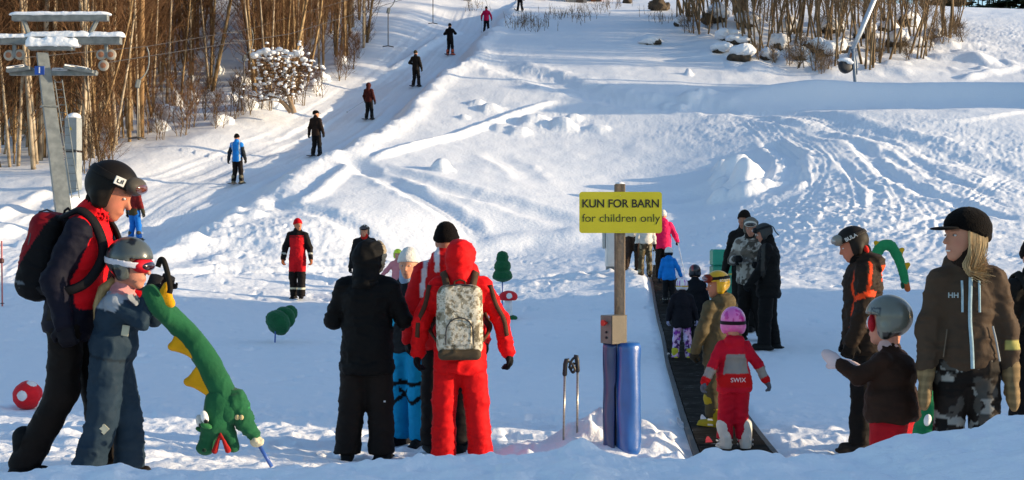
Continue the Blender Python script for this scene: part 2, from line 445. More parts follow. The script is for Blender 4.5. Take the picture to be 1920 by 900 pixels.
def thing(name, label, cat, loc=(0, 0, 0), rz=0.0, group=None):
    o = bpy.data.objects.new(name, None)
    COL.objects.link(o)
    o.location = loc; o.rotation_euler = (0, 0, rz)
    o.empty_display_size = 0.2
    return tag(o, label, cat, group)

def build_ground():
    ys = [-12.0]
    while ys[-1] < 4.4: ys.append(ys[-1] + (1.0 if ys[-1] < 0 else 0.2))
    while ys[-1] < 6.2: ys.append(ys[-1] + 0.022)
    while ys[-1] < 128: ys.append(ys[-1] * 1.0039)
    while ys[-1] < 600: ys.append(ys[-1] * 1.05)
    ys = np.array(ys)
    uc = np.linspace(-0.40, 0.40, 1050)
    side = 0.40 + 1.3 * np.linspace(0, 1, 70)[1:] ** 1.7
    us = np.r_[-side[::-1], uc, side]
    U, Y = np.meshgrid(us, ys)
    X = U * np.where(Y > 4, Y, 4 + (Y - 4) * 0.0 + 0)
    X = U * np.maximum(Y, 4.0)
    far = Y > 180
    Z = np.empty_like(X)
    for i in range(0, len(ys), 40):
        Z[i:i + 40] = ground(X[i:i + 40], np.clip(Y[i:i + 40], -12, 180))
    Z = np.where(far, Z - (Y - 180) * 0.03, Z)
    n, m = X.shape
    V = np.stack([X, Y, Z], -1).reshape(-1, 3)
    I = np.arange(n * m).reshape(n, m)
    Q = np.stack([I[:-1, :-1], I[:-1, 1:], I[1:, 1:], I[1:, :-1]], -1).reshape(-1, 4)
    o = mesh_obj('snow_ground', V, Q, SNOW)
    o['kind'] = 'structure'
    return o
build_ground()

# ------------------------------------------------------------------ cloth and other materials driven by the vertex colour
def attr_mat(name, rough=0.75, spec=0.25, bump=0.35, bscale=45.0, bdist=0.006, weave=0.0, sheen=0.0, metal=0.0, coat=0.0, folds=0.0):
    m, nt, b = node_mat(name, rough, spec, metal, sheen)
    a = nt.nodes.new('ShaderNodeAttribute'); a.attribute_name = 'Col'
    n = add_bump(nt, b, bscale, bump, bdist, 4.0)
    if folds:
        tc0 = nt.nodes.new('ShaderNodeTexCoord'); mp = nt.nodes.new('ShaderNodeMapping'); mp.inputs['Scale'].default_value = (0.9, 0.9, 1.7)
        rn = nt.nodes.new('ShaderNodeTexNoise'); rn.noise_type = 'RIDGED_MULTIFRACTAL'; rn.inputs['Scale'].default_value = 6.5; rn.inputs['Detail'].default_value = 2.5; rn.inputs['Distortion'].default_value = 0.7
        b2 = nt.nodes.new('ShaderNodeBump'); b2.inputs['Strength'].default_value = folds; b2.inputs['Distance'].default_value = 0.022
        nt.links.new(tc0.outputs['Object'], mp.inputs['Vector']); nt.links.new(mp.outputs[0], rn.inputs['Vector']); nt.links.new(rn.outputs[0], b2.inputs['Height'])
        fb = [l.from_node for l in nt.links if l.to_socket == b.inputs['Normal']][0]
        nt.links.new(b2.outputs[0], fb.inputs['Normal'])
    # slight wear: the colour varies a little over the cloth
    tc = nt.nodes.new('ShaderNodeTexCoord')
    n2 = nt.nodes.new('ShaderNodeTexNoise'); n2.inputs['Scale'].default_value = 7.0; n2.inputs['Detail'].default_value = 5
    mr = nt.nodes.new('ShaderNodeMapRange'); mr.inputs['From Min'].default_value = 0.3; mr.inputs['From Max'].default_value = 0.7
    mr.inputs['To Min'].default_value = 0.82; mr.inputs['To Max'].default_value = 1.12
    vm = nt.nodes.new('ShaderNodeVectorMath'); vm.operation = 'SCALE'
    nt.links.new(tc.outputs['Object'], n2.inputs['Vector']); nt.links.new(n2.outputs['Fac'], mr.inputs['Value'])
    nt.links.new(a.outputs['Color'], vm.inputs[0]); nt.links.new(mr.outputs[0], vm.inputs['Scale'])
    nt.links.new(vm.outputs[0], b.inputs['Base Color'])
    if coat: b.inputs['Coat Weight'].default_value = coat; b.inputs['Coat Roughness'].default_value = 0.12
    MATS[name] = m
    return m
CLOTH = attr_mat('cloth', 0.72, 0.14, 0.35, 38.0, 0.006, folds=0.95)
SKIN = attr_mat('skin', 0.6, 0.22, 0.3, 120.0, 0.003)
SKIN.node_tree.nodes['Principled BSDF'].inputs['Subsurface Weight'].default_value = 0.0
SHELL = attr_mat('helmet_shell', 0.28, 0.5, 0.05, 30.0, 0.002, coat=0.25)
MATTE = attr_mat('matte_shell', 0.6, 0.18, 0.10, 60.0, 0.002)
KNIT = attr_mat('knitwear', 0.9, 0.06, 0.9, 110.0, 0.008, sheen=0.03)
GLASSY = attr_mat('goggle_lens', 0.08, 0.8, 0.0, 10.0, 0.001, coat=0.8)
VINYL = attr_mat('vinyl', 0.34, 0.8, 0.16, 9.0, 0.02, coat=0.5)
PAINTED = attr_mat('painted_metal', 0.4, 0.5, 0.1, 40.0, 0.002)
STEEL = mottled('steel', (0.42, 0.43, 0.44), (0.55, 0.56, 0.57), 8, 0.35, 0.5, 0.85, 0.1, 40, 0.002)
GALV = mottled('galvanised_steel', (0.13, 0.145, 0.145), (0.21, 0.225, 0.22), 5, 0.55, 0.4, 0.25, 0.15, 60, 0.003)
BLACKP = mottled('black_plastic', (0.015, 0.015, 0.017), (0.03, 0.03, 0.033), 12, 0.45, 0.4, 0, 0.1, 50, 0.002)
HAIRM = attr_mat('hair', 0.45, 0.4, 0.6, 60.0, 0.01)

# ------------------------------------------------------------------ implicit shapes: round cones and ellipsoids, blended, then meshed
def rc(a, b, ra, rb): return ('rc', np.array(a, float), np.array(b, float), ra, rb)
def el(c, r, R=None): return ('el', np.array(c, float), np.array(r, float), R)
def bx(c, h, R=None, rr=0.01): return ('bx', np.array(c, float), np.array(h, float), R, rr)

def sdf1(pr, P):
    k = pr[0]
    if k == 'rc':
        _, a, b, ra, rb = pr
        ab = b - a; l2 = ab @ ab + 1e-12
        t = np.clip(((P - a) @ ab) / l2, 0, 1)
        d = np.linalg.norm(P - a - t[:, None] * ab, axis=1)
        return d - (ra + (rb - ra) * t)
    if k == 'el':
        _, c, r, R = pr
        q = P - c
        if R is not None: q = q @ R
        k0 = np.linalg.norm(q / r, axis=1); k1 = np.linalg.norm(q / (r * r), axis=1) + 1e-9
        return k0 * (k0 - 1) / k1
    if k == 'bx':
        _, c, h, R, rr = pr
        q = P - c
        if R is not None: q = q @ R
        q = np.abs(q) - (h - rr)
        return np.linalg.norm(np.maximum(q, 0), axis=1) + np.minimum(q.max(1), 0) - rr

def bounds1(pr):
    if pr[0] == 'rc':
        _, a, b, ra, rb = pr
        return np.minimum(a - ra, b - rb), np.maximum(a + ra, b + rb)
    r = pr[2]
    if pr[3] is not None: r = np.full(3, np.linalg.norm(r)) if pr[0] == 'bx' else np.sqrt(((pr[3] * r) ** 2).sum(1))
    return pr[1] - r, pr[1] + r

def surf(prims, res, k=0.03, cut=None, pad=None):
    """surface nets over the smooth union of prims; cut(P, d) may change the field"""
    lo = np.min([bounds1(p)[0] for p in prims], 0); hi = np.max([bounds1(p)[1] for p in prims], 0)
    pad = pad or (res * 2 + k)
    lo = lo - pad; hi = hi + pad
    n = np.ceil((hi - lo) / res).astype(int) + 1
    ax = [lo[i] + res * np.arange(n[i]) for i in range(3)]
    G = np.stack(np.meshgrid(*ax, indexing='ij'), -1).reshape(-1, 3)
    D = None
    for p in prims:
        if D is None:
            D = sdf1(p, G); continue
        # only the neighbourhood of the primitive matters
        b0, b1 = bounds1(p)
        i0 = np.maximum(np.floor((b0 - k - 3 * res - lo) / res).astype(int), 0); i1 = np.minimum(np.ceil((b1 + k + 3 * res - lo) / res).astype(int) + 1, n)
        D3 = D.reshape(n); sl = tuple(slice(i0[i], i1[i]) for i in range(3))
        sub = D3[sl]
        if sub.size == 0: continue
        d = sdf1(p, G.reshape(*n, 3)[sl].reshape(-1, 3)).reshape(sub.shape)
        h = np.maximum(k - np.abs(sub - d), 0) / k
        D3[sl] = np.minimum(sub, d) - h * h * k * 0.25
    if cut is not None: D = cut(G, D)
    D = D.reshape(n)
    ins = D < 0
    c = np.zeros(n - 1, int)
    for dx in (0, 1):
        for dy in (0, 1):
            for dz in (0, 1):
                c += ins[dx:n[0] - 1 + dx, dy:n[1] - 1 + dy, dz:n[2] - 1 + dz]
    act = (c > 0) & (c < 8)
    idx = np.argwhere(act)
    if len(idx) == 0: return np.zeros((0, 3)), np.zeros((0, 4), int)
    vid = np.full(n - 1, -1); vid[act] = np.arange(len(idx))
    acc = np.zeros((len(idx), 3)); cnt = np.zeros(len(idx))
    off = [(x, y, z) for x in (0, 1) for y in (0, 1) for z in (0, 1)]
    vals = {o: D[idx[:, 0] + o[0], idx[:, 1] + o[1], idx[:, 2] + o[2]] for o in off}
    for o in off:
        for a in range(3):
            if o[a] == 0:
                o2 = list(o); o2[a] = 1; o2 = tuple(o2)
                v0, v1 = vals[o], vals[o2]
                m = (v0 < 0) != (v1 < 0)
                t = np.where(m, v0 / np.where(m, v0 - v1, 1), 0)
                p = np.array(o, float) + np.zeros((len(idx), 3)); p[:, a] += t
                acc += np.where(m[:, None], p, 0); cnt += m
    V = lo + res * (idx + acc / cnt[:, None])
    Q = []
    for a in range(3):
        u, w = [(1, 2), (2, 0), (0, 1)][a]
        s0 = [slice(1, n[i] - 1) for i in range(3)]; s0[a] = slice(0, n[a] - 1)
        s1 = list(s0); s1[a] = slice(1, n[a])
        e0 = ins[tuple(s0)]; e1 = ins[tuple(s1)]
        m = e0 != e1
        e = np.argwhere(m); fl = e0[m]
        base = e.copy()
        for i in range(3):
            if i != a: base[:, i] += 1
        def cell(du, dw):
            q = base.copy(); q[:, u] -= du; q[:, w] -= dw
            return vid[q[:, 0], q[:, 1], q[:, 2]]
        q = np.stack([cell(1, 1), cell(0, 1), cell(0, 0), cell(1, 0)], 1)
        q[~fl] = q[~fl][:, ::-1]
        Q.append(q)
    return V, np.vstack(Q)

def vnormals(V, Q):
    n = np.cross(V[Q[:, 2]] - V[Q[:, 0]], V[Q[:, 3]] - V[Q[:, 1]])
    N = np.zeros_like(V)
    for i in range(4): np.add.at(N, Q[:, i], n)
    return N / (np.linalg.norm(N, axis=1)[:, None] + 1e-12)

def wrinkle(V, Q, amp, scale, seed, aniso=(0.75, 0.75, 1.5)):
    if amp <= 0 or len(V) == 0: return V
    N = vnormals(V, Q)
    p = V * np.array(aniso) / scale
    w = np.stack([noise3(p * 0.6 + 3.3, seed + 7), noise3(p * 0.6 + 9.1, seed + 8), noise3(p * 0.6 + 15.7, seed + 9)], 1)
    p = p + 0.9 * w
    r1 = 1 - np.abs(noise3(p * 0.9, seed)); r2 = 1 - np.abs(noise3(p * 1.8 + 5.1, seed + 1))
    d = (r1 ** 4 - 0.35) * 0.9 + (r2 ** 4 - 0.35) * 0.45 + 0.35 * noise3(p * 0.5, seed + 2)
    return V + N * (d * amp)[:, None]

def hexc(s):
    """sRGB hex to linear"""
    c = [int(s[i:i + 2], 16) / 255 for i in (0, 2, 4)]
    return np.array([x / 12.92 if x <= 0.04045 else ((x + 0.055) / 1.055) ** 2.4 for x in c])
def col(c):
    return hexc(c) if isinstance(c, str) else np.array(c, float)

def solid(name, prims, color, mat, parent=None, res=0.01, k=0.01, cut=None, wr=0.0, wscale=0.09, seed=1, paint=None, aniso=(0.75, 0.75, 1.5)):
    V, Q = surf(prims, res, k, cut)
    if len(V) == 0: V = np.zeros((3, 3)); Q = np.array([[0, 1, 2]])
    V0 = V
    if Q.shape[1] == 4: V = wrinkle(V, Q, wr, wscale, seed, aniso)
    C = np.tile(col(color), (len(V), 1))
    if paint is not None: C = paint(V0, C)
    return mesh_obj(name, V, Q, mat, parent, True, C)

# ------------------------------------------------------------------ plain shapes with quads
def tube(path, rad, seg=8, caps=True):
    P = [np.array(p, float) for p in path]; n = len(P)
    rad = [rad] * n if np.isscalar(rad) else list(rad)
    V, Fc = [], []
    prev = None
    for i, p in enumerate(P):
        t = P[min(i + 1, n - 1)] - P[max(i - 1, 0)]; t = t / (np.linalg.norm(t) + 1e-12)
        if prev is None:
            a = np.array([0, 0, 1.0]) if abs(t[2]) < 0.9 else np.array([1.0, 0, 0])
            u = np.cross(t, a)
        else: u = prev - t * (prev @ t)
        u = u / (np.linalg.norm(u) + 1e-12); prev = u
        w = np.cross(t, u)
        for s in range(seg):
            a = 2 * math.pi * s / seg
            V.append(p + rad[i] * (math.cos(a) * u + math.sin(a) * w))
    for i in range(n - 1):
        for s in range(seg):
            a, b = i * seg + s, i * seg + (s + 1) % seg
            Fc.append((a, b, b + seg, a + seg))
    if caps:
        Fc.append(tuple(range(seg))[::-1]); Fc.append(tuple((n - 1) * seg + s for s in range(seg)))
    return V, Fc

def boxm(c, h, R=None, bev=0.0):
    c = np.array(c, float); h = np.array(h, float)
    b = min(bev, *(h * 0.45)) if bev else 0
    V, Fc = [], []
    if not b:
        for z in (-1, 1):
            for (x, y) in ((-1, -1), (1, -1), (1, 1), (-1, 1)): V.append(h * (x, y, z))
        Fc = [(3, 2, 1, 0), (4, 5, 6, 7), (0, 1, 5, 4), (1, 2, 6, 5), (2, 3, 7, 6), (3, 0, 4, 7)]
    else:
        idx = {}
        for x in (-1, 1):
            for y in (-1, 1):
                for z in (-1, 1):
                    for a in range(3):
                        v = np.array([x, y, z]) * (h - b); v[a] = (x, y, z)[a] * h[a]
                        idx[(x, y, z, a)] = len(V); V.append(v)
        for a in range(3):
            u, w = (a + 1) % 3, (a + 2) % 3
            for s in (-1, 1):
                q = []
                for (p, r) in ((-1, -1), (1, -1), (1, 1), (-1, 1)):
                    k = [0, 0, 0]; k[a] = s; k[u] = p; k[w] = r
                    q.append(idx[(*k, a)])
                Fc.append(tuple(q if s > 0 else q[::-1]))
            for p in (-1, 1):
                for r in (-1, 1):
                    k0 = [0, 0, 0]; k0[u] = p; k0[w] = r
                    k1 = list(k0); k0[a] = -1; k1[a] = 1
                    q = (idx[(*k0, u)], idx[(*k1, u)], idx[(*k1, w)], idx[(*k0, w)])
                    Fc.append(q if p * r > 0 else q[::-1])
        for x in (-1, 1):
            for y in (-1, 1):
                for z in (-1, 1):
                    q = (idx[(x, y, z, 0)], idx[(x, y, z, 1)], idx[(x, y, z, 2)])
                    Fc.append(q if x * y * z > 0 else q[::-1])
    V = [np.array(v) for v in V]
    if R is not None: V = [R @ v for v in V]
    return [v + c for v in V], Fc

def lathe(prof, seg=20, c=(0, 0, 0)):
    V, Fc = [], []
    for r, z in prof:
        for s in range(seg):
            a = 2 * math.pi * s / seg
            V.append((c[0] + r * math.cos(a), c[1] + r * math.sin(a), c[2] + z))
    for i in range(len(prof) - 1):
        for s in range(seg):
            a, b = i * seg + s, i * seg + (s + 1) % seg
            Fc.append((a, b, b + seg, a + seg))
    Fc.append(tuple(range(seg))[::-1]); Fc.append(tuple((len(prof) - 1) * seg + s for s in range(seg)))
    return V, Fc

def join(*vf):
    V, Fc = [], []
    for v, f in vf:
        o = len(V); V += list(v); Fc += [tuple(i + o for i in q) for q in f]
    return V, Fc

def shape(name, vf, mat, parent=None, color=None, smooth=False):
    V, Fc = vf
    return mesh_obj(name, V, Fc, mat, parent, smooth, None if color is None else np.tile(col(color), (len(V), 1)))

def rotm(ax, deg):
    return np.array(Matrix.Rotation(math.radians(deg), 3, ax))

def text_mesh(body, size, font_bold=0.0, extrude=0.002):
    cu = bpy.data.curves.new('lettering', 'FONT')
    cu.body = body; cu.size = size; cu.extrude = extrude; cu.offset = font_bold
    cu.align_x = 'CENTER'; cu.align_y = 'CENTER'
    o = bpy.data.objects.new('lettering', cu)
    COL.objects.link(o)
    dg = bpy.context.evaluated_depsgraph_get()
    me = bpy.data.meshes.new_from_object(o.evaluated_get(dg))
    bpy.data.objects.remove(o)
    return me

def lettering(name, body, size, mat, parent, loc, rot, bold=0.0, color=None, width=None, extrude=0.002):
    me = text_mesh(body, size, bold, extrude)
    n = len(me.vertices)
    co = np.zeros(n * 3); me.vertices.foreach_get('co', co); co = co.reshape(-1, 3)
    if width:
        f = width / (co[:, 0].max() - co[:, 0].min()); co[:, 0] *= f
        me.vertices.foreach_set('co', co.ravel())
    me.materials.clear(); me.materials.append(mat)
    if color is not None:
        a = me.color_attributes.new('Col', 'FLOAT_COLOR', 'POINT')
        c = np.ones((n, 4), np.float32); c[:, :3] = col(color); a.data.foreach_set('color', c.ravel())
    o = bpy.data.objects.new(name, me); COL.objects.link(o)
    o.parent = parent; o.location = loc; o.rotation_euler = rot
    return o

# ------------------------------------------------------------------ people
def rel(R, v): return R @ np.array(v, float)

def boot_prims(a, toe, s, big=1.0, ski=False):
    a = np.array(a, float); t = np.array(toe, float)
    up = np.array([0, 0, 1.0]); n = np.array([-t[1], t[0], 0.0])
    R = np.stack([t, n, up], 1)
    if ski:      # hard shell: long sole, stiff shaft leaning forward
        g = a - up * (a[2] - 0.018 * s) if a[2] < 0.25 * s else a
        return [bx(g + t * 0.035 * s + up * 0.012 * s, np.array([0.165, 0.052, 0.020]) * s, R, 0.012 * s), rc(g - t * 0.055 * s + up * 0.065 * s, g + t * 0.14 * s + up * 0.045 * s, 0.056 * s, 0.044 * s),
                rc(g - t * 0.035 * s + up * 0.09 * s, g + t * 0.03 * s + up * 0.30 * s, 0.066 * s, 0.080 * s), bx(g - t * 0.075 * s + up * 0.13 * s, np.array([0.022, 0.045, 0.06]) * s, R, 0.012 * s)]
    sole = a - up * 0.042 * s
    return [bx(sole + t * 0.035 * s - up * 0.028 * s, np.array([0.150, 0.046, 0.016]) * s * big, R, 0.010 * s), rc(sole - t * 0.05 * s, sole + t * 0.125 * s, 0.046 * s * big, 0.038 * s * big), rc(a - up * 0.02 * s, a + up * 0.15 * s - t * 0.005 * s, 0.058 * s * big, 0.064 * s * big)]

def glove_prims(w, fd, pd, s, mitten=False, curl=0.5, side=1):
    """hand from the wrist w along fd; pd = palm normal; side: which way the thumb leaves"""
    fd = fd / np.linalg.norm(fd); pd = pd - fd * (pd @ fd); pd = pd / np.linalg.norm(pd)
    sd = np.cross(fd, pd) * side
    pr = []
    if mitten:
        R = np.stack([fd, sd, pd], 1)
        pr.append(el(w + fd * 0.085 * s, np.array([0.105, 0.055, 0.036]) * s, R))
        pr.append(rc(w + fd * 0.03 * s + sd * 0.03 * s, w + fd * 0.09 * s + sd * 0.072 * s + pd * 0.012 * s, 0.024 * s, 0.020 * s))
        pr.append(rc(w - fd * 0.05 * s, w + fd * 0.01 * s, 0.050 * s, 0.044 * s))
    else:
        R = np.stack([fd, sd, pd], 1)
        pr.append(el(w + fd * 0.05 * s, np.array([0.058, 0.046, 0.027]) * s, R))
        pr.append(rc(w - fd * 0.05 * s, w + fd * 0.01 * s, 0.046 * s, 0.040 * s))
        for i, (o, L) in enumerate(((0.033, 0.062), (0.011, 0.072), (-0.011, 0.067), (-0.033, 0.052))):
            b = w + fd * 0.088 * s + sd * o * s
            c1 = math.radians(25 + 55 * curl); c2 = math.radians(50 + 110 * curl)
            m = b + (fd * math.cos(c1) + pd * math.sin(c1)) * L * 0.52 * s
            e = m + (fd * math.cos(c2) + pd * math.sin(c2)) * L * 0.48 * s
            pr += [rc(b, m, 0.0125 * s, 0.0118 * s), rc(m, e, 0.0118 * s, 0.0105 * s)]
        tb = w + fd * 0.03 * s + sd * 0.036 * s
        tm = tb + (fd * 0.6 + sd * 0.75 + pd * 0.2) * 0.036 * s
        pr += [rc(tb, tm, 0.0165 * s, 0.0145 * s), rc(tm, tm + (fd * 0.85 + sd * 0.2 + pd * 0.45) * 0.034 * s, 0.0145 * s, 0.0115 * s)]
    return pr

def person(label, group=None, pos=(0, 0), z=None, h=1.75, head_scale=1.0, face=0.0, lean=0.0, twist=0.0, nod=0.0, turn=0.0, tilt=0.0, wide=1.0,
           arm_l=None, arm_r=None, leg_l=None, leg_r=None, jacket='222222', trousers='181818', boots='222222', gloves='151515', skin='c98f72',
           hat=None, hat_col='222222', goggles=None, goggle_col='301508', strap_col='151515', hood=None, hair=None, mitten=False, curl=0.45, jpaint=None, tpaint=None, hpaint=None,
           res=0.016, hem=0.80, pack=None, skis=None, suit=False, collar=None, boot_big=1.0, baggy=1.0, jmat=None, tmat=None, fat=1.0, seed=1, eyes=True, wr=1.0, glossy=False, frame_col='202020', gpaint=None, smile=False, cuff=None, strap=True):
    """face: heading in degrees (0 = away from the camera, +y; 90 = towards -x). Body axes: x forward, y left, z up."""
    s = h / 1.75
    x0, y0 = pos
    z0 = gz(x0, y0) if z is None else z
    root = None
    sk = col(skin)
    U = lambda *v: np.array(v, float) * s
    # upper body frame
    Ru = rotm('Z', twist) @ rotm('Y', lean)
    pel = U(0, 0, 0.93)
    def up(*v): return pel + Ru @ (U(*v) - pel)
    hs = s * head_scale
    neck = up(0, 0, 1.47)
    Rh = Ru @ rotm('Y', -lean) @ rotm('Z', turn) @ rotm('Y', nod) @ rotm('X', tilt)
    hc = neck + Rh @ np.array([0.022 * hs, 0, 0.155 * hs])
    def hp(*v): return hc + Rh @ (np.array(v, float) * hs)
    sw = 0.166 * wide
    shl, shr = up(0, sw, 1.395), up(0, -sw, 1.395)
    def arm(spec, side, sh):
        spec = spec or ((0.0, 0.075, -0.275), (0.05, 0.045, -0.25))
        e = sh + Ru @ (U(*spec[0]) * (1, side, 1)); w = e + Ru @ (U(*spec[1]) * (1, side, 1))
        return e, w
    ell, wrl = arm(arm_l, 1, shl); elr, wrr = arm(arm_r, -1, shr)
    def leg(spec, side):
        spec = spec or ((0.015, 0.105, 0.49), (-0.01, 0.11, 0.085))
        k, a = spec[0], spec[1]
        toe = spec[2] if len(spec) > 2 else (1.0, 0.18, 0)
        t = np.array(toe, float) * (1, side, 1); t = t / np.linalg.norm(t)
        return U(0, 0.088 * side, 0.90), U(k[0], k[1] * side, k[2]), U(a[0], a[1] * side, a[2]), t
    hpl, knl, anl, tol = leg(leg_l, 1); hpr, knr, anr, tor = leg(leg_r, -1)
    E = lambda c, r: el(c, np.array(r) * s)
    # ---- the body: head, neck, trunk and limbs in one skin
    hd = [el(hp(-0.008, 0, 0.022), np.array([0.098, 0.077, 0.100]) * hs, Rh), el(hp(0.022, 0, -0.038), np.array([0.070, 0.062, 0.082]) * hs, Rh),
          el(hp(0.060, 0, -0.098), np.array([0.030, 0.034, 0.026]) * hs, Rh)]
    nose = [rc(hp(0.088, 0, 0.006), hp(0.112, 0, -0.030), 0.008 * hs, 0.0135 * hs), el(hp(0.086, 0, -0.068), np.array([0.014, 0.026, 0.011]) * hs, Rh),
            el(hp(0.080, 0, 0.028), np.array([0.016, 0.05, 0.010]) * hs, Rh),
            el(hp(-0.01, 0.077, -0.012), np.array([0.026, 0.012, 0.034]) * hs, Rh), el(hp(-0.01, -0.077, -0.012), np.array([0.026, 0.012, 0.034]) * hs, Rh)]
    bd = hd + nose + [rc(neck - Ru @ U(0, 0, 0.05), hp(-0.02, 0, -0.06), 0.056 * s, 0.054 * hs),
               el(up(0, 0, 1.29), U(0.105, 0.155, 0.19), Ru), el(up(0, 0, 1.05), U(0.10, 0.14, 0.17), Ru), el(pel, U(0.11, 0.155, 0.12)),
               rc(shl, ell, 0.052 * s, 0.040 * s), rc(ell, wrl, 0.040 * s, 0.029 * s), rc(shr, elr, 0.052 * s, 0.040 * s), rc(elr, wrr, 0.040 * s, 0.029 * s), rc(shl, shr, 0.05 * s, 0.05 * s),
               rc(hpl, knl, 0.078 * s, 0.055 * s), rc(knl, anl, 0.055 * s, 0.038 * s), rc(hpr, knr, 0.078 * s, 0.055 * s), rc(knr, anr, 0.055 * s, 0.038 * s),
               rc(anl, anl + tol * 0.07 * s - U(0, 0, 0.045), 0.034 * s, 0.022 * s), rc(anr, anr + tor * 0.07 * s - U(0, 0, 0.045), 0.034 * s, 0.022 * s)]
    def bpaint(V, C):
        q = (V - hc) @ Rh / hs
        lips = np.exp(-((q[:, 2] + 0.070) / 0.007) ** 2) * (np.abs(q[:, 1]) < 0.024) * (q[:, 0] > 0.06)
        brow = np.exp(-((q[:, 2] - 0.030) / 0.006) ** 2) * (np.abs(np.abs(q[:, 1]) - 0.034) < 0.018) * (q[:, 0] > 0.05)
        chk = np.exp(-((q[:, 2] + 0.035) / 0.022) ** 2 - ((np.abs(q[:, 1]) - 0.042) / 0.018) ** 2) * (q[:, 0] > 0.03) + 0.6 * np.exp(-((q[:, 0] - 0.115) / 0.012) ** 2 - ((q[:, 2] + 0.028) / 0.014) ** 2)
        C = C * (1 - 0.45 * lips[:, None]) + np.array([0.35, 0.08, 0.07]) * 0.45 * lips[:, None]
        C = C * (1 - 0.6 * brow[:, None]) + np.array([0.10, 0.06, 0.035]) * 0.6 * brow[:, None]
        return C * (1 - 0.25 * np.clip(chk, 0, 1)[:, None]) + np.array([0.55, 0.14, 0.11]) * 0.25 * np.clip(chk, 0, 1)[:, None]
    root = solid('person', bd, sk, SKIN, None, min(res, 0.0125), 0.022 * s, paint=bpaint)
    root.location = (x0, y0, z0); root.rotation_euler = (0, 0, math.radians(90 + face))
    tag(root, label, 'person', group)
    if eyes:
        for sd in (1, -1):
            o = solid('eye', [el(hp(0.083, 0.032 * sd, 0.004), np.array([0.010, 0.0125, 0.0062]) * hs, Rh)], 'd8d2cc', SHELL, root, 0.004, 0.002,
                      paint=lambda V, C, sd=sd: np.where(((((V - hc) @ Rh / hs)[:, 1] - 0.032 * sd) ** 2 + (((V - hc) @ Rh / hs)[:, 2] - 0.004) ** 2 < 0.0062 ** 2)[:, None], np.array([0.03, 0.025, 0.02]), C))
    if smile:
        solid('teeth', [el(hp(0.094, 0, -0.073), np.array([0.007, 0.020, 0.0055]) * hs, Rh)], 'e6e0d6', SHELL, root, 0.004, 0.002)
    # ---- trousers
    b = baggy
    tp = [el(pel + U(-0.005, 0, 0.0), U(0.135, 0.172, 0.15)), rc(hpl, knl, 0.102 * s * b, 0.084 * s * b), rc(knl, anl, 0.082 * s * b, 0.086 * s * b), rc(hpr, knr, 0.102 * s * b, 0.084 * s * b), rc(knr, anr, 0.082 * s * b, 0.086 * s * b)]
    def tcut(P, D):
        lo = min(anl[2], anr[2])
        D = np.maximum(D, (cuff * s if cuff is not None else 0.065 * s + np.minimum(anl[2], anr[2]) - 0.085 * s) - P[:, 2])
        return np.maximum(D, P[:, 2] - 1.02 * s)
    twid = 'trousers'
    frame = dict(hc=hc, Rh=Rh, hs=hs, s=s, Ru=Ru, pel=pel, shl=shl, shr=shr, ell=ell, elr=elr, wrl=wrl, wrr=wrr, knl=knl, knr=knr, anl=anl, anr=anr)
    TP = (lambda V, C: tpaint(V, C, frame)) if tpaint else None
    JP = (lambda V, C: jpaint(V, C, frame)) if jpaint else None
    # ---- jacket
    f = fat
    jp = [el(up(0, 0, 1.28), U(0.140 * f, 0.192 * wide, 0.215), Ru), el(up(0.005, 0, 1.06), U(0.142 * f, 0.178 * f, 0.22), Ru), el(up(0, 0, hem + 0.06), U(0.152 * f, 0.190 * f, 0.14), Ru), el(up(0, 0, (hem + 0.06 + 1.06) / 2), U(0.148 * f, 0.184 * f, 0.20), Ru), rc(shl, shr, 0.064 * s, 0.064 * s), rc(neck + Ru @ U(0, 0.05, -0.01), shl + Ru @ U(0, -0.02, 0.012), 0.06 * s, 0.058 * s), rc(neck + Ru @ U(0, -0.05, -0.01), shr + Ru @ U(0, 0.02, 0.012), 0.06 * s, 0.058 * s),
          rc(shl, ell, 0.080 * s, 0.068 * s), rc(ell, wrl, 0.068 * s, 0.056 * s), rc(shr, elr, 0.080 * s, 0.068 * s), rc(elr, wrr, 0.068 * s, 0.056 * s),
          rc(up(-0.01, 0, 1.45), up(0.004, 0, 1.525), 0.088 * s, 0.082 * s)]
    if hood == 'down':
        jp += [el(up(-0.10, 0, 1.46), U(0.075, 0.125, 0.085), Ru), el(up(-0.06, 0.07, 1.49), U(0.06, 0.05, 0.06), Ru), el(up(-0.06, -0.07, 1.49), U(0.06, 0.05, 0.06), Ru)]
    if suit:
        jp = jp[:2] + jp[4:] + tp
    def jcut(P, D):
        if suit: return np.maximum(D, 0.065 * s + min(anl[2], anr[2]) - 0.085 * s - P[:, 2])
        q = (P - pel) @ Ru + pel
        return np.maximum(D, hem * s + 0.012 * s * np.sin(q[:, 1] / s * 30) - q[:, 2])
    solid('snowsuit' if suit else 'jacket', jp, jacket, jmat or CLOTH, root, res, 0.034 * s, jcut, 0.011 * s * wr, 0.10 * s, seed, JP)
    if not suit: solid('trousers', tp, trousers, tmat or CLOTH, root, res, 0.045 * s, tcut, 0.0085 * s * wr, 0.12 * s, seed + 5, TP)
    if collar:
        solid('scarf', [rc(up(0.0, 0, 1.47), up(0.012, 0, 1.56), 0.088 * s, 0.082 * s), el(up(0.05, 0, 1.50), U(0.06, 0.07, 0.05), Ru)], collar, KNIT, root, res, 0.02, None, 0.006 * s, 0.06 * s, seed)
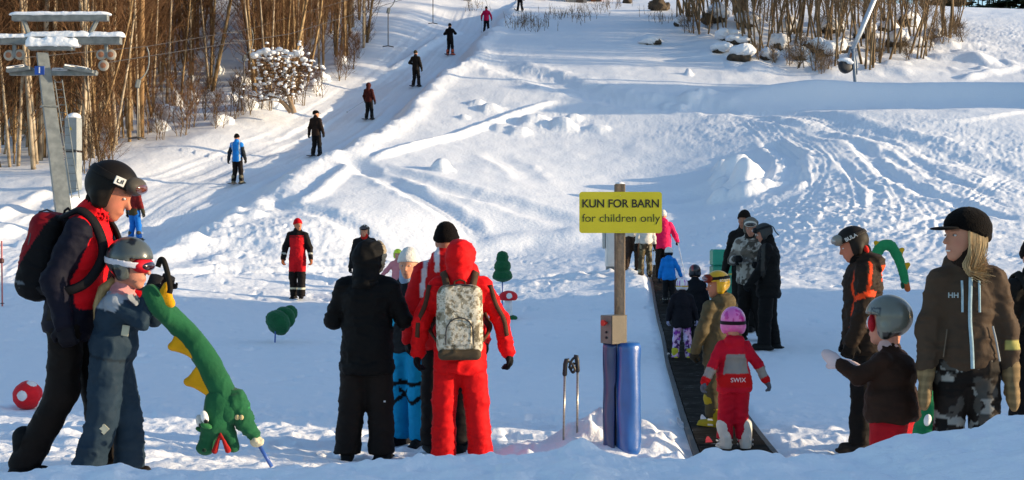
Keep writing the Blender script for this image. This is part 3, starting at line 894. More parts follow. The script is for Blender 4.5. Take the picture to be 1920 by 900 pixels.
    # ---- boots and gloves
    for a, t in ((anl, tol), (anr, tor)):
        bo = solid('boot', boot_prims(a, t, s * (1.18 if cuff is not None else 1.0), boot_big, cuff is not None), boots, MATTE if boot_big > 1.1 else CLOTH, root, min(res, 0.014), 0.02 * s)
        if boot_big > 1.1:
            for dz in (0.0, 0.06):
                q = a + np.array([0, 0, dz * s]); n = np.array([-t[1], t[0], 0])
                shape('buckle', join(*[boxm(q + n * 0.058 * s * boot_big * k, (0.035 * s, 0.006 * s, 0.009 * s), np.stack([t, n, [0, 0, 1]], 1)) for k in (1, -1)]), STEEL, bo)
    for e, w, sd in ((ell, wrl, 1), (elr, wrr, -1)):
        fd = w - e; fd = fd / np.linalg.norm(fd)
        pd = Ru @ np.array([0, -sd, 0.0]); pd = pd - fd * (pd @ fd)
        if np.linalg.norm(pd) < 0.3: pd = Ru @ np.array([0, 0, -1.0])
        gp = None if gpaint is None else (lambda V, C: gpaint(V, C, frame))
        solid('mitten' if mitten else 'glove', glove_prims(w, fd, pd, s * 1.12, mitten, curl, sd), gloves, CLOTH, root, min(res, 0.012) * (1 if s > 0.8 else 0.75), 0.012 * s, None, 0.003, 0.05, seed + 9, gp)
    # ---- headwear
    def hq(P): return (P - hc) @ Rh / hs
    HP = (lambda V, C: hpaint(V, C, hq(V))) if hpaint else None
    if hat == 'helmet':
        def hcut(P, D):
            q = hq(P)
            D = np.maximum(D, np.minimum(np.minimum(q[:, 0] - 0.030 + 0.25 * np.minimum(q[:, 2] + 0.02, 0) * 0, 0.042 - q[:, 2]) * 1.0, 9) * hs)
            D = np.maximum(D, (-0.105 + 0.25 * np.maximum(q[:, 0], -0.1) * 0 - q[:, 2] + 0.35 * np.maximum(-q[:, 0] - 0.02, 0)) * hs)
            return D
        o = solid('helmet', [el(hp(-0.008, 0, 0.034), np.array([0.128, 0.108, 0.118]) * hs, Rh), rc(hp(-0.012, 0.070, -0.055), hp(-0.02, 0.072, -0.03), 0.034 * hs, 0.04 * hs), rc(hp(-0.012, -0.070, -0.055), hp(-0.02, -0.072, -0.03), 0.034 * hs, 0.04 * hs)],
                  hat_col, SHELL if glossy else MATTE, root, min(res, 0.010), 0.03 * hs, hcut, paint=HP)
    elif hat == 'beanie':
        def hcut(P, D):
            q = hq(P)
            return np.maximum(D, (0.018 + 0.25 * np.minimum(q[:, 0], 0.1) - q[:, 2]) * hs)
        solid('beanie', [el(hp(-0.012, 0, 0.040), np.array([0.114, 0.094, 0.108]) * hs, Rh), el(hp(-0.03, 0, 0.10), np.array([0.07, 0.065, 0.06]) * hs, Rh), el(hp(-0.01, 0, 0.028), np.array([0.117, 0.098, 0.030]) * hs, Rh)], hat_col, KNIT, root, min(res, 0.011), 0.02 * hs, hcut, 0.004 * hs, 0.03 * hs, seed, HP)
    elif hat == 'cap':
        def hcut(P, D):
            q = hq(P)
            return np.maximum(D, (0.022 + 0.32 * np.minimum(q[:, 0] - 0.02, 0.06) - q[:, 2]) * hs)
        c = solid('cap', [el(hp(-0.018, 0, 0.052), np.array([0.124, 0.103, 0.098]) * hs, Rh), el(hp(-0.05, 0, 0.0), np.array([0.088, 0.090, 0.075]) * hs, Rh)], hat_col, KNIT, root, min(res, 0.010), 0.03 * hs, hcut, 0.003 * hs, 0.04, seed, HP)
        solid('brim', [el(hp(0.118, 0, 0.038), np.array([0.070, 0.078, 0.0095]) * hs, Rh @ rotm('Y', 6))], hat_col, KNIT, c, 0.006, 0.01)
    if hood == 'up':
        def hcut(P, D):
            q = hq(P)
            op = np.sqrt(((q[:, 1]) / 0.075) ** 2 + ((q[:, 2] + 0.005) / 0.105) ** 2) - 1
            return np.maximum(D, -np.maximum(np.maximum(op * 0.07, 0.02 - q[:, 0]), -9) * hs)
        solid('hood', [el(hp(-0.015, 0, 0.022), np.array([0.135, 0.118, 0.135]) * hs, Rh), rc(hp(-0.05, 0, -0.06), up(-0.05, 0, 1.43), 0.098 * hs, 0.11 * s), el(hp(-0.10, 0, 0.03), np.array([0.06, 0.075, 0.085]) * hs, Rh)], jacket, jmat or CLOTH, root, min(res, 0.013), 0.05 * hs, hcut, 0.013 * hs, 0.09 * hs, seed + 3, HP if hat is None else None)
    if hair: hair(root, hp, Rh, hs, up, s)
    # ---- goggles
    if goggles:
        zz, lift = (0.008, 0.0) if goggles == 'eyes' else (0.074, -16.0)
        Rg = Rh @ rotm('Y', lift)
        def gcut(P, D):
            q = hq(P)
            band = np.abs(q[:, 2] - zz - (0.06 if goggles == 'eyes' else 0.1) * np.minimum(0.06 - q[:, 0], 0.2) * 0.35) - 0.017
            inner = sdf1(el(hp(-0.008, 0, 0.034), np.array([0.126, 0.106, 0.116]) * hs, Rh), P)
            return np.maximum(np.maximum(D, band * hs), -inner)
        rr = 0.004 if hat in ('helmet', 'cap', 'beanie') else -0.012
        if strap: solid('goggle_strap', [el(hp(-0.008, 0, 0.034), np.array([0.1345, 0.1145, 0.1245]) * hs, Rh)], strap_col, MATTE, root, 0.006 if s > .7 else 0.005, 0.005, gcut)
        cx = 0.098 if goggles == 'eyes' else 0.118
        fr = solid('goggle_frame', [el(hp(cx - 0.026, 0, zz), np.array([0.054, 0.090, 0.045]) * hs, Rg)], frame_col, MATTE, root, 0.006, 0.008)
        solid('goggle_lens', [el(hp(cx - 0.012, 0, zz), np.array([0.047, 0.080, 0.033]) * hs, Rg)], goggle_col, GLASSY, fr, 0.005, 0.005)
    if pack: pack(root, up, Ru, s)
    if skis:
        for a, t, nm in ((anl, tol, 1), (anr, tor, -1)):
            ang = math.atan2(t[1], t[0]) if skis.get('splay', True) else 0
            R = np.array(Matrix.Rotation(ang, 3, 'Z'))
            L = skis.get('len', 1.5) * s; w = 0.045 * (0.6 + 0.4 * s)
            prof = [(-0.42, 0.012, 0.7), (-0.38, 0.0, 0.95), (0.0, 0.0, 0.8), (0.42, 0.0, 1.0), (0.52, 0.02, 0.95), (0.57, 0.055, 0.6), (0.585, 0.075, 0.2)]
            V, Fc = [], []
            for q, zz, ww in prof:
                for (yy, dz) in ((-1, 0), (1, 0), (1, 0.014), (-1, 0.014)):
                    V.append(np.array([a[0], a[1], 0.004]) + R @ np.array([q * L, yy * w * ww, zz + dz]))
            for i in range(len(prof) - 1):
                for j in range(4):
                    p, q = i * 4 + j, i * 4 + (j + 1) % 4
                    Fc.append((p, q, q + 4, p + 4))
            Fc.append((3, 2, 1, 0)); m = (len(prof) - 1) * 4; Fc.append((m, m + 1, m + 2, m + 3))
            so = shape('ski', (V, Fc), PAINTED, root, skis.get('col', '303035'))
            shape('binding', join(boxm(np.array([a[0], a[1], 0.028]) - R @ np.array([0.085 * s, 0, 0]), (0.035 * s, 0.03 * s, 0.016), R, 0.004), boxm(np.array([a[0], a[1], 0.028]) + R @ np.array([0.15 * s, 0, 0]), (0.03 * s, 0.03 * s, 0.014), R, 0.004)), BLACKP, so)
    return root, frame

def W2L(o, p):
    """world point into a placed person's own axes"""
    a = o.rotation_euler[2]; d = np.array(p, float) - np.array(o.location)
    return np.array([d[0] * math.cos(a) + d[1] * math.sin(a), -d[0] * math.sin(a) + d[1] * math.cos(a), d[2]])

def at(px, py, d): return np.array(W3(px, py, d))
def xat(px, d): return (px - 960) / F * d

# ------------------------------------------------------------------ people
def tq(V, fr):
    """torso axes in adult units"""
    return ((V - fr['pel']) @ fr['Ru'] + fr['pel']) / fr['s']
def seg_d(V, a, b):
    ab = b - a; t = np.clip(((V - a) @ ab) / (ab @ ab), 0, 1)
    return np.linalg.norm(V - a - t[:, None] * ab, axis=1), t
def arm_q(V, fr, side):
    """distance to the arm and position along it (0 shoulder, 1 elbow, 2 wrist)"""
    sh, e, w = (fr['shl'], fr['ell'], fr['wrl']) if side > 0 else (fr['shr'], fr['elr'], fr['wrr'])
    d1, t1 = seg_d(V, sh, e); d2, t2 = seg_d(V, e, w)
    return np.minimum(d1, d2) / fr['s'], np.where(d1 < d2, t1, 1 + t2)
def mixc(C, m, c):
    m = np.clip(np.asarray(m, float), 0, 1)[:, None]
    return C * (1 - m) + col(c) * m
def in_arm(V, fr, side, lo=0.0, hi=2.2, r=0.095):
    d, t = arm_q(V, fr, side); q = tq(V, fr)
    return (d < r) & (t >= lo) & (t <= hi) & (np.abs(q[:, 1]) > 0.12)

def camo(V, scale, cols, seed=3):
    p = V / scale
    a = noise3(p, seed) + 0.5 * noise3(p * 2.1, seed + 1); b = noise3(p + 31, seed + 2) + 0.5 * noise3(p * 2.3 + 7, seed + 3); c = noise3(p * 1.3 + 77, seed + 4) + 0.4 * noise3(p * 2.9, seed + 5)
    C = np.tile(col(cols[0]), (len(V), 1))
    C[a > 0.12] = col(cols[1]); C[b > 0.28] = col(cols[2])
    if len(cols) > 3: C[c > 0.36] = col(cols[3])
    return C

def backpack(size, center, c1, paint=None, mat=None, strap='15130f', pocket=True, strap_front=True, pocket_col=None):
    def make(root, up, Ru, s):
        c = up(*center); r = np.array(size) * s
        R = Ru
        pr = [bx(c, r, R, min(r) * 0.85), bx(c + R @ np.array([0, 0, -r[2] * 0.25]), r * np.array([1.12, 0.92, 0.6]), R, min(r) * 0.7)]
        b = solid('backpack', pr, c1, mat or CLOTH, root, 0.011, 0.04, None, 0.005, 0.08, 4, (lambda V, C: paint(((V - c) @ R) / r, C)) if paint else None)
        if pocket:
            pc = c + R @ np.array([-r[0] * 1.0, 0, -r[2] * 0.32])
            solid('pocket', [bx(pc, r * np.array([0.35, 0.55, 0.38]), R, min(r) * 0.3)], pocket_col or c1, mat or CLOTH, b, 0.010, 0.02, None, 0.003, 0.06, 8)
            zz = [pc + R @ np.array([-r[0] * 0.36, r[1] * 0.60 * math.cos(a), r[2] * (0.02 + 0.40 * math.sin(a))]) for a in np.linspace(0, math.pi, 9)]
            zz = [zz[0] + R @ np.array([0, 0, -r[2] * 0.35])] + zz + [zz[-1] + R @ np.array([0, 0, -r[2] * 0.35])]
            shape('zip', tube(zz, 0.005 * s, 6), BLACKP, b)
        zz = [c + R @ np.array([-r[0] * 0.55, r[1] * 0.93 * x, r[2] * z]) for x, z in ((-1, -0.75), (-1, 0.3), (-0.92, 0.75), (-0.6, 0.97), (0, 1.02), (0.6, 0.97), (0.92, 0.75), (1, 0.3), (1, -0.75))]
        shape('zip', tube(zz, 0.0055 * s, 6), BLACKP, b)
        top = c + R @ np.array([r[0] * 0.7, 0, r[2] * 0.9])
        shape('carry_loop', tube([top + R @ np.array([0, y * s, zz2 * s]) for y, zz2 in ((-0.045, 0), (-0.04, 0.05), (0, 0.065), (0.04, 0.05), (0.045, 0))], 0.007 * s, 6), MATS_STRAP(strap), b)
        for sd in (1, -1):
            P = [c + R @ np.array([r[0] * 0.6, sd * r[1] * 0.55, r[2] * 0.88]), up(-0.10, sd * 0.115, 1.475), up(-0.02, sd * 0.125, 1.515), up(0.09, sd * 0.135, 1.44), up(0.158, sd * 0.145, 1.30), up(0.12, sd * 0.205, 1.14), up(0.0, sd * 0.235, 1.06), c + R @ np.array([r[0] * 0.6, sd * r[1] * 0.9, -r[2] * 0.7])]
            shape('shoulder_strap', ribbon(P, 0.026 * s, 0.010 * s, up(0, 0, 1.25)), MATS_STRAP(strap), b, smooth=True)
    return make

_ST = {}
def MATS_STRAP(c):
    if c not in _ST:
        a = col(c); _ST[c] = mottled('webbing_' + c, tuple(a * 0.85), tuple(np.minimum(a * 1.15, 1)), 20, 0.8, 0.2, 0, 0.4, 200, 0.002)
    return _ST[c]

def ribbon(P, w, t, center):
    P = smooth_line3(P, 5); V, Fc = [], []
    n = len(P)
    for i in range(n):
        tg = P[min(i + 1, n - 1)] - P[max(i - 1, 0)]; tg = tg / (np.linalg.norm(tg) + 1e-9)
        o = P[i] - center; o = o - tg * (o @ tg); o = o / (np.linalg.norm(o) + 1e-9)
        b = np.cross(tg, o)
        for (p, q) in ((-1, -1), (1, -1), (1, 1), (-1, 1)): V.append(P[i] + b * w * p + o * t * q)
    for i in range(n - 1):
        for j in range(4):
            a, c = i * 4 + j, i * 4 + (j + 1) % 4
            Fc.append((a, c, c + 4, a + 4))
    Fc.append((3, 2, 1, 0)); Fc.append(tuple((n - 1) * 4 + j for j in range(4)))
    return V, Fc

def smooth_line3(L, n=6):
    L = np.asarray(L, float); m = len(L)
    P = np.vstack([2 * L[0] - L[1], L, 2 * L[-1] - L[-2]]); o = []
    for i in range(1, m):
        p0, p1, p2, p3 = P[i - 1], P[i], P[i + 1], P[i + 2]
        for t in np.linspace(0, 1, n, endpoint=False):
            o.append(0.5 * (2 * p1 + (p2 - p0) * t + (2 * p0 - 5 * p1 + 4 * p2 - p3) * t * t + (3 * p1 - p0 - 3 * p2 + p3) * t ** 3))
    o.append(L[-1])
    return np.array(o)

def pole_part(root, hand, tip, c='303338', name='ski_pole'):
    hand, tip = np.array(hand, float), np.array(tip, float)
    d = (hand - tip) / np.linalg.norm(hand - tip)
    p = shape(name, tube([tip, hand + d * 0.06], 0.009, 6), STEEL, root)
    shape('grip', tube([hand - d * 0.05, hand + d * 0.10], [0.017, 0.019], 8), BLACKP, p)
    shape('basket', tube([tip + d * 0.05, tip + d * 0.062], [0.045, 0.03], 10), BLACKP, p)
    return p


# ------------------------------------------------------------------ belt lift for the children
def belt_x(y): return 1.70 + 0.0835 * (y - 10.3)
def build_belt():
    t = thing('conveyor_lift', 'long narrow black rubber belt carrying children up through the snow', 'ski conveyor', (belt_x(10.3), 10.3, gz(belt_x(10.3), 10.3)))
    o0 = np.array(t.location)
    ys = np.linspace(9.9, 35.8, 260)
    m, nt, b = node_mat('belt_rubber', 0.7, 0.02)
    tc = nt.nodes.new('ShaderNodeTexCoord'); mp = nt.nodes.new('ShaderNodeMapping'); mp.inputs['Scale'].default_value = (1.5, 5.0, 1)
    n = nt.nodes.new('ShaderNodeTexNoise'); n.inputs['Scale'].default_value = 3.5; n.inputs['Detail'].default_value = 8; n.inputs['Roughness'].default_value = 0.7
    r = nt.nodes.new('ShaderNodeValToRGB'); e = r.color_ramp.elements
    e[0].position = 0.30; e[0].color = (0.006, 0.005, 0.004, 1); e[1].position = 0.56; e[1].color = (0.018, 0.015, 0.011, 1)
    q = e.new(0.63); q.color = (0.07, 0.065, 0.055, 1); q = e.new(0.74); q.color = (0.65, 0.66, 0.68, 1)
    nt.links.new(tc.outputs['Object'], mp.inputs['Vector']); nt.links.new(mp.outputs[0], n.inputs['Vector']); nt.links.new(n.outputs['Fac'], r.inputs['Fac']); nt.links.new(r.outputs['Color'], b.inputs['Base Color'])
    add_bump(nt, b, 60, 0.4, 0.006)
    zz = base_z(belt_x(ys), ys) + 0.03
    def strip(off0, off1, dz, th, wob=0.0):
        V, Fc = [], []
        for i, y in enumerate(ys):
            for (o, h) in ((off0, dz), (off1, dz), (off1, dz - th), (off0, dz - th)):
                V.append(np.array([belt_x(y) + o, y, zz[i] + h + (0.006 * math.sin(y * 9.0) if wob else 0)]) - o0)
        for i in range(len(ys) - 1):
            for j in range(4):
                a, c = i * 4 + j, i * 4 + (j + 1) % 4
                Fc.append((a, a + 4, c + 4, c))
        Fc.append((0, 1, 2, 3)); k = (len(ys) - 1) * 4; Fc.append((k + 3, k + 2, k + 1, k))
        return V, Fc
    shape('belt', strip(-0.275, 0.275, 0.012, 0.03, 1), m, t)
    for sd in (-1, 1):
        shape('edge_plate', strip(sd * 0.305 - 0.022, sd * 0.305 + 0.022, 0.004, 0.05), mottled('belt_edge', (0.02, 0.018, 0.015), (0.05, 0.045, 0.04), 9, 0.5), t)
build_belt()

# ------------------------------------------------------------------ sign post with padding and control box
def build_sign():
    d = 10.4; x = xat(1162, d); y = d
    z0 = gz(x, y) - 0.05
    t = thing('sign_post', 'wooden post with yellow children only sign, grey control box and blue crash padding', 'sign post', (x, y, z0))
    Z = lambda py, dd=d: CAM_H + (HOR - py) / F * dd - z0
    wood = mottled('weathered_post', (0.13, 0.095, 0.065), (0.24, 0.19, 0.14), 5, 0.8, 0.2, 0, 0.6, 35, 0.008, stretch=(6, 6, 0.6))
    pst = shape('post', boxm((0, 0, Z(345) / 2), (0.039, 0.039, Z(345) / 2), None, 0.006), wood, t)
    shape('snow_cap', join(lathe([(0.036, 0), (0.034, 0.008), (0.012, 0.014)], 10, (0, 0, Z(345)))), SNOW, pst, smooth=True)
    yel = mottled('sign_yellow', (0.50, 0.45, 0.012), (0.56, 0.50, 0.018), 3, 0.45, 0.4, 0, 0.05, 30, 0.002)
    w, h = 0.617 / 2, (437 - 360) / F * d / 2
    zc = (Z(360) + Z(437)) / 2
    # rounded board
    V, Fc = [], []
    for yy in (-0.047, -0.041):
        for cx, cz, a0 in ((w - 0.022, h - 0.022, 0), (-w + 0.022, h - 0.022, 90), (-w + 0.022, -h + 0.022, 180), (w - 0.022, -h + 0.022, 270)):
            for a in range(0, 91, 15):
                q = math.radians(a0 + a); V.append((0.003 + cx + 0.022 * math.cos(q), yy, zc + cz + 0.022 * math.sin(q)))
    n = len(V) // 2
    Fc = [tuple(range(n)), tuple(range(n, 2 * n))[::-1]] + [(i, i + n, (i + 1) % n + n, (i + 1) % n) for i in range(n)]
    bd = shape('sign_board', (V, Fc), yel, t)
    ink = mottled('sign_ink', (0.018, 0.014, 0.01), (0.03, 0.025, 0.018), 9, 0.5)
    lettering('lettering', 'KUN FOR BARN', 0.085, ink, bd, (0.003, -0.0475, zc + 0.064), (math.radians(90), 0, 0), 0.0016, None, 0.572, 0.0008)
    lettering('lettering', 'for children only', 0.085, ink, bd, (0.006, -0.0475, zc - 0.044), (math.radians(90), 0, 0), -0.0004, None, 0.582, 0.0008)
    for zz in (-0.137, 0.125): shape('screw', lathe([(0.004, 0), (0.004, 0.002)], 8), STEEL, bd).location = (0.0, -0.049, zc + zz)
    # control box turned on its corner
    R = rotm('Z', 38)
    bc = np.array([-0.058, -0.115, (Z(590) + Z(640)) / 2])
    boxmat = mottled('box_grey', (0.15, 0.145, 0.125), (0.20, 0.19, 0.165), 6, 0.45, 0.4, 0.2, 0.08, 30, 0.002)
    cb = shape('control_box', boxm(bc, (0.072, 0.062, 0.104), R, 0.004), boxmat, t)
    shape('box_lid', boxm(bc + R @ np.array([0, -0.067, 0]), (0.074, 0.005, 0.106), R, 0.003), mottled('lid_tan', (0.075, 0.062, 0.045), (0.10, 0.082, 0.06), 7, 0.5), cb)
    k = bc + R @ np.array([-0.072, -0.01, 0.05])
    dr = R @ np.array([-1.0, 0, 0])
    shape('stop_button', tube([k, k + dr * 0.02, k + dr * 0.021, k + dr * 0.042], [0.010, 0.010, 0.021, 0.023], 12), mottled('button_red', (0.55, 0.03, 0.02), (0.6, 0.04, 0.03), 5, 0.4), cb)
    for zz in (-0.02, -0.06):
        k = bc + R @ np.array([-0.072, -0.01, zz]); shape('switch', tube([k, k + dr * 0.012], 0.009, 8), BLACKP, cb)
    # padding: a big roll in front and the open sleeve behind it
    ph = Z(640)
    def roll(V, C): return C
    P = []
    cx, cy = 0.055, -0.115
    V, Fc = [], []
    seg, rows = 40, 30
    for j in range(rows + 1):
        zz = 0.0 + ph * j / rows
        for s in range(seg):
            a = 2 * math.pi * s / seg
            r = 0.093 + 0.0022 * math.sin(a * 3 + zz * 9) + 0.0035 * noise3(np.array([[a * 2.0, zz * 9, 0.3]]), 3)[0] * (1.5 - zz / ph) - (0.012 if j in (0, rows) else 0)
            V.append((cx + r * math.cos(a), cy + r * math.sin(a), zz))
    for j in range(rows):
        for s in range(seg):
            a, b = j * seg + s, j * seg + (s + 1) % seg
            Fc.append((a, b, b + seg, a + seg))
    Fc.append(tuple(rows * seg + s for s in range(seg)))
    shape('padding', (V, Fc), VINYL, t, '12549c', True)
    pth = [(-0.128, -0.06), (-0.132, -0.11), (-0.10, -0.155), (-0.058, -0.165)]
    V, Fc = [], []
    for j in range(21):
        zz = ph * j / 20
        for (q, (a, b)) in enumerate(pth + [(a + 0.012, b + 0.012) for a, b in pth[::-1]]):
            o = 0.006 * math.sin(zz * 14 + q)
            V.append((a + (0.012 if zz > 0.62 * ph and q in (3, 4) else 0) + o * 0.5, b + o, zz))
    for j in range(20):
        for q in range(8):
            a, b = j * 8 + q, j * 8 + (q + 1) % 8
            Fc.append((a, b, b + 8, a + 8))
    Fc.append(tuple(range(8))[::-1]); Fc.append(tuple(160 + q for q in range(8)))
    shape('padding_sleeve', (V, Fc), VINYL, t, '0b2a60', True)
    shape('inner_post', boxm((-0.045, -0.075, ph * 0.47), (0.022, 0.022, ph * 0.47), None, 0.004), BLACKP, t)
build_sign()

def standing_pole(px, py0, py1, d, label, lean, bend):
    x = xat(px, d); z1 = CAM_H + (HOR - py0) / F * d; z0 = CAM_H + (HOR - py1) / F * d
    t = thing('ski_pole', label, 'ski pole', (x, d, z0), 0, 'ski poles stuck in the snow')
    H = z1 - z0
    alu = mottled('pole_alloy', (0.30, 0.26, 0.20), (0.45, 0.42, 0.38), 14, 0.3, 0.5, 0.7, 0.05, 20, 0.001, stretch=(1, 1, 6))
    shape('shaft', tube([(lean, 0, -0.05), (0, 0, H * 0.86)], [0.0075, 0.0095], 10), alu, t, smooth=True)
    g = shape('grip', tube([(0, 0, H * 0.82), (0, 0, H * 0.84), (0.002 * bend, 0, H * 0.90), (0.004 * bend, 0, H * 0.95), (0.012 * bend, 0, H * 0.995), (0.035 * bend, 0, H)], [0.013, 0.0185, 0.0165, 0.018, 0.019, 0.013], 12), BLACKP, t, smooth=True)
    shape('wrist_strap', ribbon([np.array(p) for p in ((0.012 * bend, 0, H * 0.99), (0.05 * bend, -0.01, H * 0.965), (0.075 * bend, -0.015, H * 0.90), (0.060 * bend, -0.012, H * 0.86), (0.03 * bend, -0.005, H * 0.93))], 0.009, 0.0025, np.array([0, 0.2, H * 0.9])), BLACKP, g, smooth=True)
    return t
standing_pole(1059, 675, 842, 10.55, 'ski pole stuck in snow with its curved grip bent towards the other pole', -0.012, 1.0)
standing_pole(1083, 668, 836, 10.6, 'ski pole stuck in snow closest to the blue padding, strap looped up', -0.004, -0.8)

# ------------------------------------------------------------------ soft figures of the children's area
FELT = attr_mat('padded_canvas', 0.8, 0.15, 0.5, 26.0, 0.012, sheen=0.1)
GREEN, YEL, RED = '1a5634', 'd89a10', 'd0202a'
def blue_stake(t, path, r=0.012): return shape('stake', tube(path, r, 10), mottled('stake_blue', (0.03, 0.09, 0.32), (0.045, 0.12, 0.4), 9, 0.35, 0.5), t, smooth=True)

def soft_tree(label, x, y, axis, base, sizes, pole_to, group='green padded tree figures'):
    z = gz(x, y)
    t = thing('soft_tree_figure', label, 'padded figure', (x, y, z), 0, group)
    a = np.array(axis, float); a /= np.linalg.norm(a); p = np.array(base, float)
    pr = []
    R = np.array(Vector(a).to_track_quat('Z', 'Y').to_matrix())
    for i, (r, l) in enumerate(sizes):
        c = p + a * l * 0.5
        pr += [el(c - a * l * 0.05, (r, r, l * 0.72), R), el(c - a * l * 0.25, (r * 1.02, r * 1.02, l * 0.42), R)]
        p = p + a * l
    solid('canopy', pr, GREEN, FELT, t, 0.012, 0.025, None, 0.010, 0.09, 30)
    blue_stake(t, [np.array(base) + a * 0.02, pole_to])
    return t
d = 21.6
soft_tree('green padded tree figure tipped over on its blue stake beside the hooded person', xat(515, d), d, (0.50, 0.72, 0.46), (0.0, 0, 0.27), [(0.205, 0.20), (0.175, 0.15), (0.12, 0.12)], (0.0, 0, -0.05))
d = 28.0
soft_tree('upright green padded tree figure with three tiers beside the red camouflage pack wearer', xat(942, d), d, (0, 0, 1), (0, 0, 0.62), [(0.20, 0.19), (0.165, 0.19), (0.12, 0.17)], (0, 0, -0.05))

def p_spots(dirs, rad, c='e4e0dc'):
    def f(V, C, o=None):
        n = V / (np.linalg.norm(V, axis=1)[:, None] + 1e-9)
        for v in dirs:
            v = np.array(v, float); v /= np.linalg.norm(v)
            C = mixc(C, (n @ v) > math.cos(rad), c)
        return C
    return f
d = 13.4; x = xat(51, d)
t = thing('soft_mushroom_figure', 'red padded ball with white hexagon spots lying on the snow behind the bending man', 'padded figure', (x, d, gz(x, d) + 0.135), 0, 'red padded mushroom figures')
solid('cap', [el((0, 0, 0), (0.14, 0.135, 0.14))], 'd81f28', FELT, t, 0.007, 0.01, None, 0.005, 0.07, 5, p_spots([(-0.08, -1, 0.08), (0.45, -0.25, 1.0), (1.0, 0.1, -0.5), (-1.0, 0.2, 0.5)], 0.36))
solid('stalk', [rc((0.02, 0.05, -0.08), (0.05, 0.09, -0.125), 0.06, 0.05)], 'd8d4cc', FELT, t, 0.012, 0.02)
d = 26.6; x = xat(953, d)
t = thing('soft_mushroom_figure', 'small padded mushroom with red cap and white stalk at the red suit elbow', 'padded figure', (x, d, gz(x, d)), 0, 'red padded mushroom figures')
solid('cap', [el((0, 0, 0.44), (0.18, 0.17, 0.115))], 'd0202a', FELT, t, 0.011, 0.02, lambda P, D: np.maximum(D, 0.37 - P[:, 2]), 0.004, 0.07, 6, lambda V, C: mixc(C, np.hypot(V[:, 0] - 0.02, V[:, 2] - 0.46) < 0.055, 'e0dcd8'))
solid('stalk', [rc((0, 0, 0.05), (0, 0, 0.38), 0.085, 0.07)], 'dcdcdc', FELT, t, 0.014, 0.02)
solid('grass_ring', [el((0.05, 0, 0.03), (0.13, 0.12, 0.06))], GREEN, FELT, t, 0.014, 0.02)

def spike(name, parent, base, tip, w, th, n, c=YEL):
    """padded fin: a triangle sewn along the body with its point standing off"""
    base, tip, n = np.array(base, float), np.array(tip, float), np.array(n, float)
    ax = tip - base; L = np.linalg.norm(ax); ax /= L
    n = n - ax * (n @ ax); n /= np.linalg.norm(n); sd = np.cross(ax, n)
    pr = [rc(base + sd * w * f, tip + sd * w * 0.55 * 0 + ax * 0.0, th, th * 0.55) for f in (-1, -0.6, -0.2, 0.2, 0.6, 1)] + [rc(base - sd * w, base + sd * w, th, th)]
    return solid(name, pr, c, FELT, parent, 0.0075, 0.02, None, 0.003, 0.06, 3)

